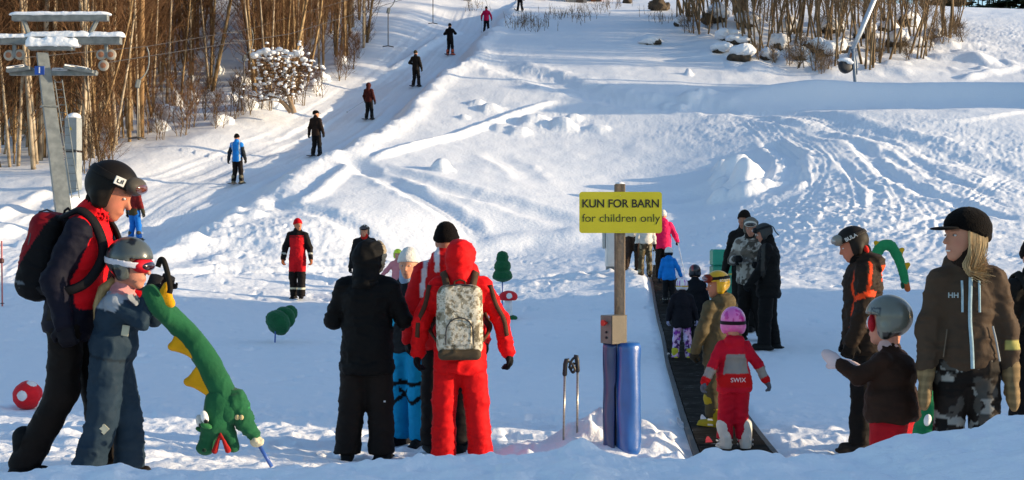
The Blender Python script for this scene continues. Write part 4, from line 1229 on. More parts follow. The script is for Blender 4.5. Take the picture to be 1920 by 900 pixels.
def dragon_hug():
    d = 7.9
    A = lambda px, py, dd=d: np.array(W3(px, py, dd))
    o = A(470, 872); o[2] = gz(o[0], o[1])
    t = thing('dragon_figure', 'green padded dragon hanging head down with yellow back flaps, hugged by the slate suit child', 'padded figure', tuple(o))
    B = lambda px, py, dd=d: A(px, py, dd) - o
    P = smooth_line3([B(282, 548, 7.8), B(302, 578, 7.82), B(338, 612), B(372, 652), B(400, 700), B(420, 745), B(430, 775)], 4)
    rr = np.interp(np.linspace(0, 1, len(P)), [0, 0.3, 0.7, 1], [0.048, 0.054, 0.062, 0.070])
    solid('neck', [rc(a, b, ra, rb) for a, b, ra, rb in zip(P[:-1], P[1:], rr[:-1], rr[1:])], GREEN, FELT, t, 0.0095, 0.03, None, 0.005, 0.10, 61, aniso=(1.3, 1.3, 0.8))
    # head with open mouth pointing down
    h = solid('head', [rc(B(414, 752), B(405, 795), 0.090, 0.080), rc(B(401, 797), B(387, 836), 0.070, 0.050), rc(B(421, 798), B(437, 838), 0.054, 0.036), el(B(384, 840), (0.048, 0.055, 0.040))], GREEN, FELT, t, 0.0085, 0.025, None, 0.005, 0.09, 62)
    solid('mouth', [rc(B(412, 814, 7.835), B(402, 846, 7.85), 0.006, 0.018), rc(B(413, 814, 7.835), B(427, 845, 7.85), 0.006, 0.017)], '9c1a18', FELT, h, 0.007, 0.010, None, 0.002, 0.05, 3)
    for (px, py, dd) in ((383, 783, 7.80), (374, 790, 7.97)):
        e = solid('eye', [el(B(px, py, dd), (0.022, 0.018, 0.040), rotm('Y', -14))], 'e8e6e0', FELT, h, 0.006, 0.008, paint=lambda V, C, c=B(px + 3, py + 8, dd): mixc(C, (np.hypot(V[:, 0] - c[0], (V[:, 2] - c[2]) * 0.8) < 0.013), '101418'))
        solid('eyelid', [el(B(px + 3, py + 16, dd), (0.036, 0.028, 0.016), rotm('Y', 18))], '2c6b3a', FELT, h, 0.007, 0.008)
    solid('nostril', [el(B(382, 845, 7.785), (0.014, 0.010, 0.011))], '0f2a1a', FELT, h, 0.005, 0.005)
    # flaps along the back
    spike('back_flap', t, B(306, 566, 7.80), B(313, 535, 7.80), 0.045, 0.02, (0, 1, 0))
    spike('back_flap', t, B(352, 638, 7.88), B(322, 650, 7.88), 0.085, 0.022, (0.2, 1, 0))
    spike('back_flap', t, B(400, 706, 7.88), B(352, 716, 7.88), 0.125, 0.024, (0.2, 1, 0))
    # the arm, hand and stake
    a = solid('arm', [rc(B(440, 752), B(455, 785), 0.072, 0.060), rc(B(455, 788), B(476, 818), 0.046, 0.040)], GREEN, FELT, t, 0.0085, 0.02, None, 0.012, 0.045, 63)
    for k in (446, 454): solid('claw', [el(B(k - 2, 783, 7.72), (0.014, 0.012, 0.016))], 'b9a878', FELT, a, 0.006, 0.008)
    solid('elbow_flap', [el(B(461, 765), (0.022, 0.03, 0.02))], '2f8a4a', FELT, a, 0.008, 0.01)
    hd = solid('hand', glove_prims(B(474, 816), B(488, 842) - B(474, 816), np.array([0.6, 0.0, -0.5]), 0.62, False, 0.7, 1) + [el(B(480, 828), (0.036, 0.036, 0.034))], 'c9bfa0', FELT, t, 0.006, 0.012)
    blue_stake(t, [B(486, 836), B(509, 876)], 0.011)
    # loose black buckle strap by the child's goggles
    shape('buckle_strap', ribbon([B(296, 500, 7.78), B(301, 487, 7.77), B(307, 490, 7.76), B(314, 512, 7.75), B(319, 540, 7.75), B(317, 550, 7.75)], 0.015, 0.006, B(300, 520, 8.4)), MATS_STRAP('15120f'), t, smooth=True)
dragon_hug()

def dragon_arch():
    d = 19.0
    A = lambda px, py, dd=d: np.array(W3(px, py, dd))
    o = A(1690, 600); o[0] = xat(1660, d); o[2] = gz(o[0], d)
    t = thing('dragon_figure', 'green padded dragon arch with small yellow flaps behind the orange striped jacket', 'padded figure', tuple(o))
    B = lambda px, py, dd=d: A(px, py, dd) - o
    g = B(1640, 0); g = np.array([g[0], 0, -0.05])
    P = smooth_line3([g, B(1640, 560), B(1641, 490), B(1651, 464), B(1668, 460), B(1681, 477), B(1691, 503), B(1698, 530)], 4)
    rr = np.interp(np.linspace(0, 1, len(P)), [0, 0.6, 1], [0.068, 0.062, 0.050])
    solid('body', [rc(a, b, ra, rb) for a, b, ra, rb in zip(P[:-1], P[1:], rr[:-1], rr[1:])], '2a8a52', FELT, t, 0.013, 0.03, None, 0.008, 0.06, 71)
    for (a, b) in (((1650, 462), (1642, 455)), ((1683, 476), (1692, 468)), ((1693, 502), (1703, 496))):
        spike('back_flap', t, B(*a), B(*b), 0.05, 0.03, (0, 1, 0), 'd8a020')
    solid('tail_tip', [rc(B(1698, 530), B(1702, 542), 0.05, 0.04)], 'b85a2a', FELT, t, 0.011, 0.01)
    solid('foot', [el(B(1693, 534), (0.03, 0.04, 0.06))], '1a4a34', FELT, t, 0.011, 0.01)
dragon_arch()

def dragon_low():
    d = 10.4
    A = lambda px, py, dd=d: np.array(W3(px, py, dd))
    o = A(1742, 830); o[2] = gz(o[0], d)
    t = thing('dragon_figure', 'green padded dragon with big white eyes between the silver helmet child and the woman', 'padded figure', tuple(o))
    B = lambda px, py, dd=d: A(px, py, dd) - o
    solid('head', [el(B(1742, 775), (0.115, 0.12, 0.125)), el(B(1736, 812), (0.115, 0.14, 0.08)), rc(B(1738, 745), B(1744, 712), 0.075, 0.05), el(B(1738, 850), (0.12, 0.12, 0.12))], '1f7a4a', FELT, t, 0.010, 0.05, None, 0.005, 0.08, 81)
    for px, pz in ((1740, 788), (1757, 794)):
        e = solid('eye', [el(B(px, pz, d - 0.115), (0.028, 0.022, 0.046), rotm('Y', 12))], 'ecebe6', FELT, t, 0.006, 0.006, paint=lambda V, C, c=B(px + 1, pz + 5, d): mixc(C, np.hypot(V[:, 0] - c[0], (V[:, 2] - c[2]) * 0.7) < 0.0145, '181410'))
    spike('back_flap', t, B(1752, 745, d + 0.03), B(1772, 735, d + 0.05), 0.06, 0.03, (0, 1, 0), 'd8a010')
    spike('back_flap', t, B(1748, 705, d + 0.03), B(1757, 690, d + 0.05), 0.05, 0.03, (0, 1, 0), 'd8a010')
dragon_low()

# ------------------------------------------------------------------ boxes near the top of the belt
def white_cabinet():
    d = 33.6; x = xat(1150, d); z0 = gz(x, d)
    t = thing('electrical_cabinet', 'white metal control cabinet behind the sign post', 'cabinet', (x, d, z0))
    wm = mottled('cabinet_white', (0.62, 0.60, 0.56), (0.72, 0.70, 0.66), 4, 0.4, 0.4)
    b = shape('housing', boxm((0, 0, 0.85), (0.19, 0.22, 0.72), None, 0.012), wm, t)
    shape('door', boxm((0.015, -0.232, 0.85), (0.155, 0.010, 0.66), None, 0.006), mottled('cabinet_door', (0.66, 0.64, 0.6), (0.74, 0.72, 0.68), 4, 0.4), b)
    shape('plinth', boxm((0, 0, 0.06), (0.17, 0.20, 0.10), None, 0.01), GALV, t)
    shape('side_panel', boxm((-0.235, 0.0, 1.02), (0.032, 0.16, 0.46), None, 0.008), mottled('cabinet_side', (0.42, 0.42, 0.40), (0.5, 0.5, 0.48), 4, 0.45), t)
white_cabinet()
def green_box():
    d = 27.2; x = xat(1357, d); z0 = gz(x, d)
    t = thing('green_bin', 'green plastic box with small yellow label beside the camouflage jacket', 'bin', (x, d, z0), math.radians(6))
    g = mottled('bin_green', (0.014, 0.22, 0.13), (0.02, 0.27, 0.16), 4, 0.4, 0.4)
    hh = CAM_H + (HOR - 467) / F * d - z0
    body = shape('body', boxm((-0.02, 0, hh * 0.33), (0.23, 0.16, hh * 0.33), None, 0.02), g, t)
    shape('lid', boxm((-0.025, 0.0, hh * 0.83), (0.225, 0.15, hh * 0.165), None, 0.03), mottled('bin_lid', (0.018, 0.26, 0.155), (0.024, 0.31, 0.19), 4, 0.4), t)
    shape('label', boxm((0.03, -0.163, hh * 0.50), (0.10, 0.003, 0.018)), mottled('label_yellow', (0.4, 0.34, 0.08), (0.46, 0.4, 0.1), 4), body)
    shape('snow_patch', boxm((0, -0.02, hh * 0.995), (0.15, 0.10, 0.012), None, 0.01), SNOW, t)
green_box()
def edge_pole():
    d = 27.0; x = xat(4, d); z0 = gz(x, d)
    t = thing('marker_pole', 'thin red marker pole with dark knob standing at the picture edge', 'marker pole', (x, d, z0))
    H = CAM_H + (HOR - 452) / F * d - z0; hk = CAM_H + (HOR - 489) / F * d - z0
    shape('shaft', tube([(0, 0, -0.1), (-0.01, 0, H)], 0.016, 8), mottled('shaft_red', (0.45, 0.10, 0.08), (0.5, 0.16, 0.14), 9, 0.35), t)
    shape('knob', tube([(-0.02, 0, hk - 0.05), (-0.02, 0, hk - 0.03), (-0.02, 0, hk + 0.03), (-0.02, 0, hk + 0.05)], [0.03, 0.055, 0.055, 0.03], 10), mottled('knob_dark', (0.06, 0.012, 0.012), (0.08, 0.02, 0.02), 9, 0.5), t)
    shape('basket', lathe([(0.02, 0.04), (0.05, 0.05), (0.02, 0.06)], 12, (0, 0, 0)), BLACKP, t)
edge_pole()

# ------------------------------------------------------------------ lift tower, ropes and hangers
def lift_tower():
    d = 44.0; k = F / d
    X = lambda px: (px - 960) / k
    Z = lambda py: CAM_H + (HOR - py) / k
    x0 = X(121); z0 = gz(x0, d) - 0.2
    t = thing('lift_tower', 'grey steel drag lift tower with snow on its crossarms and blue number plate', 'lift tower', (x0, d, z0))
    L = lambda px, py, dy=0.0: np.array([X(px) - x0, dy, Z(py) - z0])
    def post(a, b, wa, wb, da, db):
        V = []
        for c, w, q in ((a, wa, da), (b, wb, db)):
            for (sx, sy) in ((-1, -1), (1, -1), (1, 1), (-1, 1)): V.append(c + np.array([sx * w, sy * q, 0]))
        return V, [(3, 2, 1, 0), (4, 5, 6, 7)] + [(i, (i + 1) % 4, (i + 1) % 4 + 4, i + 4) for i in range(4)]
    R = rotm('Z', 24)
    V, Fc = post(np.array([0, 0, 0.0]), L(80, 100), 0.24, 0.17, 0.24, 0.17)
    mid = [np.array([0, 0, 0]), L(80, 100)]
    V = [mid[i // 4] + R @ (v - mid[i // 4]) for i, v in enumerate(V)]
    pole = shape('mast', (V, Fc), GALV, t)
    shape('flange', boxm(L(93, 200), (0.26, 0.26, 0.02), R), GALV, pole)
    arm = shape('crossarm', join(boxm((L(-6, 78) + L(228, 76)) / 2, ((X(228) - X(-6)) / 2, 0.13, 0.11), None, 0.01), boxm((L(55, 92) + L(140, 88)) / 2, (0.7, 0.18, 0.07), None, 0.01)), GALV, t)
    up_ = shape('upper_beam', boxm((L(25, 36) + L(204, 32)) / 2, ((X(204) - X(25)) / 2, 0.11, 0.10), None, 0.01), GALV, t)
    for a, b in (((46, 38), (58, 74)), ((184, 36), (164, 76))):
        shape('strut', tube([L(*a), L(*b)], 0.075, 6), GALV, t)
    def snow(px0, px1, py, h, dep, name='snow_load', seed=1, parent=None):
        P = [L(p, py) for p in np.linspace(px0, px1, max(4, int(abs(px1 - px0) / 7)))]
        q = np.random.default_rng(seed)
        solid(name, [el(p + np.array([0, 0, 0.0]), (0.16 + 0.04 * q.random(), dep, h * (0.8 + 0.4 * q.random()))) for p in P], (0.86, 0.87, 0.89), SNOW, parent or arm, 0.035, 0.1, lambda Q, D: np.maximum(D, P[0][2] - 0.01 - Q[:, 2]), 0.02, 0.2, seed)
    snow(-4, 46, 72, 0.13, 0.16, seed=2); snow(174, 226, 70, 0.17, 0.16, seed=3); snow(60, 165, 70, 0.16, 0.17, seed=4); snow(60, 142, 88, 0.34, 0.26, seed=5)
    snow(28, 202, 29, 0.085, 0.12, seed=6, parent=up_)
    pl = shape('platform_bar', boxm((L(20, 136) + L(182, 138)) / 2, ((X(182) - X(20)) / 2, 0.09, 0.08), None, 0.01), GALV, t)
    for a, b, s_ in ((18, 62, -7), (125, 180, 9)):
        c = (L(a, 132) + L(b, 132)) / 2
        st = shape('step', boxm(c, ((X(b) - X(a)) / 2, 0.30, 0.05), rotm('Y', s_), 0.01), GALV, pl)
        shape('snow_load', boxm(c + np.array([-0.1, 0, 0.09]), ((X(b) - X(a)) / 2.6, 0.24, 0.035), rotm('Y', s_), 0.03), SNOW, st, smooth=True)
    shape('snow_load', boxm((L(100, 131) + L(128, 131)) / 2, (0.25, 0.1, 0.05), None, 0.04), SNOW, pl, smooth=True)
    tyre = mottled('sheave_rubber', (0.30, 0.27, 0.22), (0.4, 0.37, 0.32), 8, 0.6)
    hub = mottled('sheave_hub', (0.25, 0.10, 0.05), (0.33, 0.15, 0.08), 8, 0.5)
    for px, py in ((18, 104), (38, 103), (191, 103), (209, 103), (197, 124)):
        c = L(px, py, -0.12 if py > 110 else 0.0)
        w = solid('sheave', [rc(c + np.array([0, -0.04, 0]), c + np.array([0, 0.04, 0]), 0.02, 0.02), el(c, (0.175, 0.06, 0.175))], (0.34, 0.31, 0.26), MATTE, t, 0.02, 0.01)
        h = shape('hub', lathe([(0.02, -0.085), (0.09, -0.075), (0.09, 0.075), (0.02, 0.085)], 14), hub, w); h.location = tuple(c); h.rotation_euler = (math.radians(90), 0, 0)
    for px in (28, 200):
        shape('hanger_bracket', join(boxm(L(px, 92), (0.05, 0.05, 0.28), None, 0.01), boxm(L(px, 104), (0.24, 0.025, 0.04), None, 0.01)), GALV, t)
    n = shape('number_plate', boxm(L(80, 134, -0.25), (0.155, 0.01, 0.135), None, 0.006), mottled('plate_blue', (0.015, 0.06, 0.30), (0.02, 0.08, 0.36), 4, 0.4), t)
    lettering('lettering', '1', 0.26, mottled('plate_white', (0.75, 0.75, 0.75), (0.8, 0.8, 0.8), 4), n, tuple(L(80, 134, -0.263)), (math.radians(90), 0, 0), 0.006, None)
    a, b = L(104, 150, -0.05), L(136, 372, -0.05)
    lad = [tube([a + np.array([o, 0, 0]), b + np.array([o, 0, 0])], 0.018, 6) for o in (0.0, 0.24)]
    lad += [tube([a + (b - a) * f, a + (b - a) * f + np.array([0.24, 0, 0])], 0.012, 5) for f in np.linspace(0.02, 0.98, 16)]
    shape('ladder', join(*lad), GALV, t)
lift_tower()

def cable(name, label, P, r=0.014):
    o0 = np.array(P[0]); o = shape(name, tube([np.array(p) - o0 for p in P], r, 6), mottled('rope_steel', (0.06, 0.05, 0.045), (0.1, 0.09, 0.08), 20, 0.5, 0.4, 0.5), None)
    o.location = tuple(o0); tag(o, label, 'cable')
HANG = [(258, 260, 52.0), (458, 190, 66.0), (728, 88, 79.0), (812, 45, 92.0)]
cab = [np.array([xat(28, 44), 44.0, CAM_H + (HOR - 110) / F * 44])]
for px, py, d in HANG:
    cab.append(np.array([xat(px, d) + 0.35, d, CAM_H + (HOR - py) / F * d + 3.45]))
cab.append(np.array([xat(880, 104), 104.0, cab[-1][2] + 3.2]))
cable('tow_cable', 'steel rope of the drag lift from tower to hilltop, carrying the empty hangers', cab)
cable('tow_cable', 'steel rope of the drag lift running above the riding skiers', [np.array([xat(200, 44), 44.0, CAM_H + (HOR - 118) / F * 44]), np.array([-9.6, 60, 10.2]), np.array([-5.6, 80, 15.2]), np.array([-1.2, 104, 22.0])])
LBL = ['empty lift hanger in front of the birch stand, lowest on the rope', 'empty lift hanger beside the snow laden bush', 'empty lift hanger with curved spring beside the upper track, near the wood edge', 'empty lift hanger highest on the hill beside the skier with elbows out']
for i, (px, py, d) in enumerate(HANG):
    x = xat(px, d); z = CAM_H + (HOR - py) / F * d
    t = thing('lift_hanger', LBL[i], 'lift hanger', (x, d, z), math.radians(20), 'empty hangers on the lift rope')
    shape('spring_arm', tube(smooth_line3([(0.35, 0, 3.45), (0.42, 0, 3.2), (0.42, 0, 2.8), (0.30, 0, 2.45), (0.08, 0, 2.2)], 4), 0.028, 6), GALV, t, smooth=True)
    shape('rope_reel', boxm((0.02, 0, 2.05), (0.09, 0.07, 0.16), rotm('Y', 12), 0.03), MATS['galvanised_steel'], t)
    shape('pull_rod', tube([(0, 0, 2.0), (0.0, 0, 0.05)], 0.028, 6), BLACKP, t)
    shape('crossbar', join(tube([(-0.32, 0, 0.0), (0, 0, 0.05), (0.32, 0, 0.0)], 0.032, 6)), BLACKP, t, smooth=True)

def lift_cabinet():
    d = 47.0; x = xat(138, d); zt = CAM_H + (HOR - 218) / F * d; z0 = gz(x, d) - 0.1
    H = zt - z0
    t = thing('lift_cabinet', 'tall narrow grey cabinet with snow cap beside the lift tower', 'cabinet', (x, d, z0), math.radians(-8))
    g = mottled('cabinet_grey', (0.24, 0.26, 0.26), (0.3, 0.32, 0.32), 4, 0.5)
    shape('lower_housing', boxm((0, 0, H * 0.27), (0.215, 0.2, H * 0.27), None, 0.015), g, t)
    u = shape('upper_housing', boxm((0, 0, H * 0.77), (0.22, 0.2, H * 0.205), None, 0.015), g, t)
    shape('slot', boxm((0, -0.19, H * 0.555), (0.18, 0.02, H * 0.017)), BLACKP, t)
    V = [(-0.05, -0.205, H * 0.82), (0.05, -0.205, H * 0.82), (0, -0.205, H * 0.865), (-0.05, -0.203, H * 0.82), (0.05, -0.203, H * 0.82), (0, -0.203, H * 0.865)]
    shape('warning_triangle', (V, [(0, 1, 2), (5, 4, 3), (0, 3, 4, 1), (1, 4, 5, 2), (2, 5, 3, 0)]), mottled('warning_yellow', (0.6, 0.42, 0.04), (0.65, 0.46, 0.05), 4), u)
    solid('snow_cap', [el((0, 0, H * 0.975), (0.25, 0.23, 0.16)), el((0.05, 0, H * 0.985), (0.2, 0.2, 0.15))], (0.86, 0.87, 0.89), SNOW, t, 0.03, 0.06, lambda P, D: np.maximum(D, H * 0.975 - P[:, 2]))
lift_cabinet()

# ------------------------------------------------------------------ snow lance
def snow_lance():
    d = 67.0; x = xat(1604, d); z0 = gz(x, d)
    t = thing('snow_lance', 'slanting pale steel snow making lance on its stand in front of the grove', 'snow lance', (x, d, z0))
    B = lambda px, py, dy=0.0: np.array([xat(px, d) - x, dy, CAM_H + (HOR - py) / F * d - z0])
    shape('lance', tube([B(1598, 92), B(1612, 62), B(1655, -40)], [0.10, 0.12, 0.13], 10), mottled('lance_alloy', (0.42, 0.46, 0.5), (0.55, 0.58, 0.62), 6, 0.4, 0.5, 0.4), t, smooth=True)
    bl = mottled('lance_stand', (0.16, 0.20, 0.26), (0.24, 0.28, 0.33), 8, 0.5, 0.4, 0.3)
    shape('stand', join(tube([B(1598, 92), B(1600, 115), (0, 0, -0.2)], 0.085, 8), tube([B(1594, 88), B(1590, 105), B(1603, 128)], 0.05, 8), tube([B(1600, 95), B(1606, 118), B(1606, 140)], 0.04, 8)), bl, t, smooth=True)
    f = shape('fan_housing', lathe([(0.22, -0.15), (0.36, -0.10), (0.36, 0.10), (0.22, 0.15)], 16), BLACKP, t, smooth=True)
    f.location = tuple(B(1585, 124)); f.rotation_euler = (math.radians(82), 0, math.radians(15))
    solid('snow_load', [el(B(1583, 113), (0.34, 0.22, 0.12)), el(B(1592, 118), (0.22, 0.2, 0.1))], (0.86, 0.87, 0.89), SNOW, t, 0.04, 0.06)
    shape('hose_coupling', tube([B(1596, 100), B(1592, 112), B(1588, 118)], 0.06, 6), mottled('coupling_rust', (0.25, 0.10, 0.05), (0.3, 0.14, 0.07), 6), t)
snow_lance()

# ------------------------------------------------------------------ trees
BARK = mottled('birch_bark', (0.14, 0.085, 0.04), (0.42, 0.29, 0.15), 2.6, 0.8, 0.15, 0, 0.5, 16, 0.02, stretch=(1.5, 1.5, 0.9))
BARK2 = mottled('pale_birch_bark', (0.20, 0.15, 0.10), (0.50, 0.41, 0.29), 2.2, 0.8, 0.15, 0, 0.5, 16, 0.02, stretch=(1.5, 1.5, 1.2))
TWIG = mottled('birch_twigs', (0.075, 0.038, 0.020), (0.15, 0.082, 0.042), 1.2, 0.85, 0.1, 0, 0.0, 30, 0.002)
ABARK = mottled('alder_bark', (0.11, 0.078, 0.045), (0.28, 0.20, 0.12), 3.0, 0.85, 0.1, 0, 0.5, 14, 0.02, stretch=(1.5, 1.5, 0.8))
ATWIG = mottled('alder_twigs', (0.11, 0.075, 0.045), (0.22, 0.155, 0.095), 1.2, 0.85, 0.1, 0, 0.0, 30, 0.002)

def tri_tubes(paths):
    """many thin three-sided twigs as arrays"""
    V, Q = [], []; n0 = 0
    for P, r0, r1 in paths:
        P = np.asarray(P); n = len(P)
        t = P[-1] - P[0]; t = t / (np.linalg.norm(t) + 1e-9)
        a = np.array([0, 0, 1.0]) if abs(t[2]) < 0.9 else np.array([1.0, 0, 0])
        u = np.cross(t, a); u /= np.linalg.norm(u); w = np.cross(t, u)
        rr = np.linspace(r0, r1, n)
        for k in range(3):
            ang = 2.0944 * k
            V.append(P + rr[:, None] * (math.cos(ang) * u + math.sin(ang) * w))
        for k in range(3):
            k2 = (k + 1) % 3
            for i in range(n - 1):
                Q.append((n0 + k * n + i, n0 + k2 * n + i, n0 + k2 * n + i + 1, n0 + k * n + i + 1))
        n0 += 3 * n
    return np.vstack(V), np.array(Q)

def tree_meshes(seed, H, r, nbr, low, spread, up, sub, stems=1, bend=0.3, br=0.014):
    R = np.random.default_rng(seed)
    trunks, tw = [], []
    for s in range(stems):
        lean = R.normal(0, 0.035 if stems == 1 else 0.10, 2) * H
        b = R.normal(0, bend, 2)
        n = 9
        P = [np.array([lean[0] * f + b[0] * math.sin(f * 3.1) + (0 if stems == 1 else R.normal(0, .02)), lean[1] * f + b[1] * math.sin(f * 2.6), H * f - (0.3 if f == 0 else 0)]) for f in np.linspace(0, 1, n)]
        if stems > 1: P = [p + np.array([*R.normal(0, 0.25, 2), 0]) * 0 + np.array([0.22 * math.cos(s * 2.1), 0.22 * math.sin(s * 2.1), 0]) for p in P]
        rs = r * R.uniform(0.7, 1.1)
        trunks.append(tube(P, [rs * (1 - 0.86 * f) + 0.006 for f in np.linspace(0, 1, n)], 7))
        P = np.array(P)
        for k in range(nbr):
            f = low + (1 - low) * R.random() ** 0.9
            i = min(int(f * (n - 1)), n - 2); q = f * (n - 1) - i
            p = P[i] * (1 - q) + P[i + 1] * q
            a = R.uniform(0, 2 * math.pi); L = spread * (1.15 - f) * R.uniform(0.5, 1.2) * H * 0.22 + 0.25
            e = up * R.uniform(0.7, 1.3)
            d = np.array([math.cos(a) * math.cos(e), math.sin(a) * math.cos(e), math.sin(e)])
            m = p + d * L * 0.5 + R.normal(0, 0.04, 3) * L; t_ = p + d * L + np.array([0, 0, 0.10 * L]) + R.normal(0, 0.06, 3) * L
            tw.append(([p, m, t_], br * (0.6 + L * 0.25), br * 0.35))
            for j in range(sub):
                g = R.uniform(0.25, 1.0); b0 = p + (t_ - p) * g
                dd = d + R.normal(0, 0.55, 3); dd[2] += 0.2; dd /= np.linalg.norm(dd)
                l = L * R.uniform(0.25, 0.55)
                tw.append(([b0, b0 + dd * l * 0.5 + R.normal(0, 0.03, 3) * l, b0 + dd * l + R.normal(0, 0.05, 3) * l], br * 0.5, br * 0.25))
    return join(*trunks), tri_tubes(tw)

def proto(kind, bark, twig, label, cat, group, **k):
    (tv, tf), (cv, cq) = tree_meshes(**k)
    t = thing(kind, label, cat, (0, 0, 0), 0, group)
    shape('trunk', (tv, tf), bark, t, smooth=True)
    mesh_obj('crown', cv, cq, twig, t, False)
    return t
def dup(root, loc, rz, sc, label=None, group=None, lean=(0, 0)):
    r = root.copy(); COL.objects.link(r)
    r.location = loc; r.rotation_euler = (lean[0], lean[1], rz); r.scale = (sc, sc, sc)
    if label: r['label'] = label
    if group: r['group'] = group
    for ch in list(root.children):
        c = ch.copy(); COL.objects.link(c); c.parent = r
    return r

TR = np.random.default_rng(17)
def dfront(px):
    return float(np.interp(px, [-300, 0, 150, 270, 330, 480, 620, 700, 760], [51, 51, 52, 57, 60, 63, 71, 84, 100]))
def forest(protos, n, pxr, depth, group, labels, smin=0.8, smax=1.2, dmin=0.0, dfn=None, power=1.5):
    used = [False] * len(protos)
    for k in range(n):
        for _ in range(40):
            px = TR.uniform(*pxr); d = (dfn or dfront)(px) + dmin + depth * TR.random() ** power
            break
        x = xat(px, d); i = int(TR.integers(len(protos)))
        z = gz(x, d) - 0.05
        sc = TR.uniform(smin, smax); rz = TR.uniform(0, 6.28); lean = tuple(TR.normal(0, 0.042, 2))
        lab = labels[i] if isinstance(labels, list) else labels
        if not used[i]:
            used[i] = True; r = protos[i]; r.location = (x, d, z); r.rotation_euler = (lean[0], lean[1], rz); r.scale = (sc,) * 3
            r['label'] = lab; r['group'] = group
        else: dup(protos[i], (x, d, z), rz, sc, lab, group, lean)
bl = 'bare slim birch in the dense sunlit stand behind the lift tower'
g1 = 'birches in the stand behind the lift tower'
birches = [proto('birch_tree', (BARK, BARK2)[i % 2], TWIG, bl, 'tree', g1, seed=100 + i, H=13.0 + 1.7 * (i % 4), r=0.048 + 0.014 * (i % 4), nbr=64, low=0.06, spread=0.62, up=0.85, sub=5, bend=0.16 + 0.16 * (i % 3), br=0.015) for i in range(9)]
forest(birches, 165, (-60, 264), 16, g1, bl, 0.7, 1.2, 0.0, None, 1.2)
bl2 = 'bare brown birch in the thicket above the lift track'
g2 = 'birches in the thicket above the lift track'
birch2 = [proto('birch_tree', (BARK, BARK2, BARK)[i % 3], TWIG, bl2, 'tree', g2, seed=140 + i, H=9.5 + 1.2 * (i % 3), r=0.065 + 0.012 * (i % 3), nbr=66, low=0.06, spread=0.75, up=0.85, sub=5, bend=0.3) for i in range(6)]
forest(birch2, 30, (272, 400), 22, g2, bl2, 0.8, 1.15, 4.0, None, 1.0)
forest(birch2, 96, (470, 698), 24, g2, bl2, 0.75, 1.15, 0.5, None, 1.1)
# the wood behind, one mass nobody could count
def wood_mass():
    pr = [tree_meshes(300 + i, 11.0 + i, 0.08, 70, 0.08, 0.8, 0.8, 6) for i in range(4)]
    TV, TF, CV, CQ, to, co = [], [], [], [], 0, 0
    R = np.random.default_rng(5)
    for k in range(580):
        px = R.uniform(-330, 690); d = dfront(px) + R.uniform(14, 46)
        if 385 < px < 475 and R.random() < 0.75: continue
        x = xat(px, d); z = gz(x, d) - 0.1; a = R.uniform(0, 6.28); s = R.uniform(0.75, 1.15)
        M = rotm('Z', math.degrees(a)) * s; (tv, tf), (cv, cq) = pr[k % 4]
        TV.append(np.array(tv) @ M.T + (x, d, z)); TF += [tuple(i + to for i in f) for f in tf]; to += len(tv)
        CV.append(cv @ M.T + (x, d, z)); CQ.append(cq + co); co += len(cv)
    o = mesh_obj('birch_wood', np.vstack(CV), np.vstack(CQ), TWIG, None, False)
    o['kind'] = 'stuff'; o['label'] = 'dense brown birch wood rising behind the lift line'; o['category'] = 'wood'
    t = mesh_obj('trunks', np.vstack(TV), TF, BARK, o, True)
    t['kind'] = 'stuff'
wood_mass()
# alder grove on the far side
al = 'bare grey brown alder growing among snowy boulders behind the snow lance'
g3 = 'alders in the grove behind the snow lance'
alders = [proto('alder_tree', ABARK, ATWIG, al, 'tree', g3, seed=200 + i, H=6.2 + 0.9 * (i % 3), r=0.045 + 0.012 * (i % 3), nbr=42, low=0.24, spread=1.1, up=0.95, sub=6, stems=1 + (i % 3), bend=0.30, br=0.016) for i in range(7)]
def d_al(px): return float(np.interp(px, [1255, 1300, 1420, 1600, 1700, 1800], [84, 82, 74, 70.5, 73, 80]))
forest(alders, 112, (1268, 1790), 22, g3, al, 0.75, 1.2, 0.0, d_al, 1.1)
def shrub(kind, label, n, pts, group, H, seed, twig, snow=0.0):
    (tv, tf), (cv, cq) = tree_meshes(seed, H, 0.02, 22, 0.05, 1.6, 0.8, 5, 4, 0.12, 0.012)
    first = None
    for (px, py) in pts:
        x, y = hit(px, py, ground); z = gz(x, y) - 0.05
        if first is None:
            first = thing(kind, label, 'shrub', (x, y, z), TR.uniform(0, 6), group)
            shape('stems', (tv, tf), ABARK, first, smooth=True); mesh_obj('twigs', cv, cq, twig, first, False)
        else: dup(first, (x, y, z), TR.uniform(0, 6), TR.uniform(0.6, 1.2), label, group)
shrub('bare_shrub', 'low bare shrub poking from the snow at the wood edge', 1, [(285, 250), (300, 262), (340, 255), (355, 240), (390, 225), (410, 240), (440, 222), (465, 215), (500, 205), (560, 195), (600, 182), (640, 150), (655, 130), (670, 110), (690, 80), (205, 318), (180, 322), (150, 325), (320, 215), (360, 200)], 'shrubs at the wood edge', 1.9, 401, TWIG)
shrub('bare_shrub', 'low bare shrub among the boulders at the foot of the grove', 1, [(1290, 62), (1330, 55), (1500, 128), (1530, 132), (1555, 130), (1480, 122), (1640, 118), (1700, 112), (1745, 95), (1770, 80), (1790, 68), (1540, 138), (1420, 112), (1690, 98), (1450, 118), (1800, 78)], 'shrubs at the foot of the grove', 1.4, 402, ATWIG)

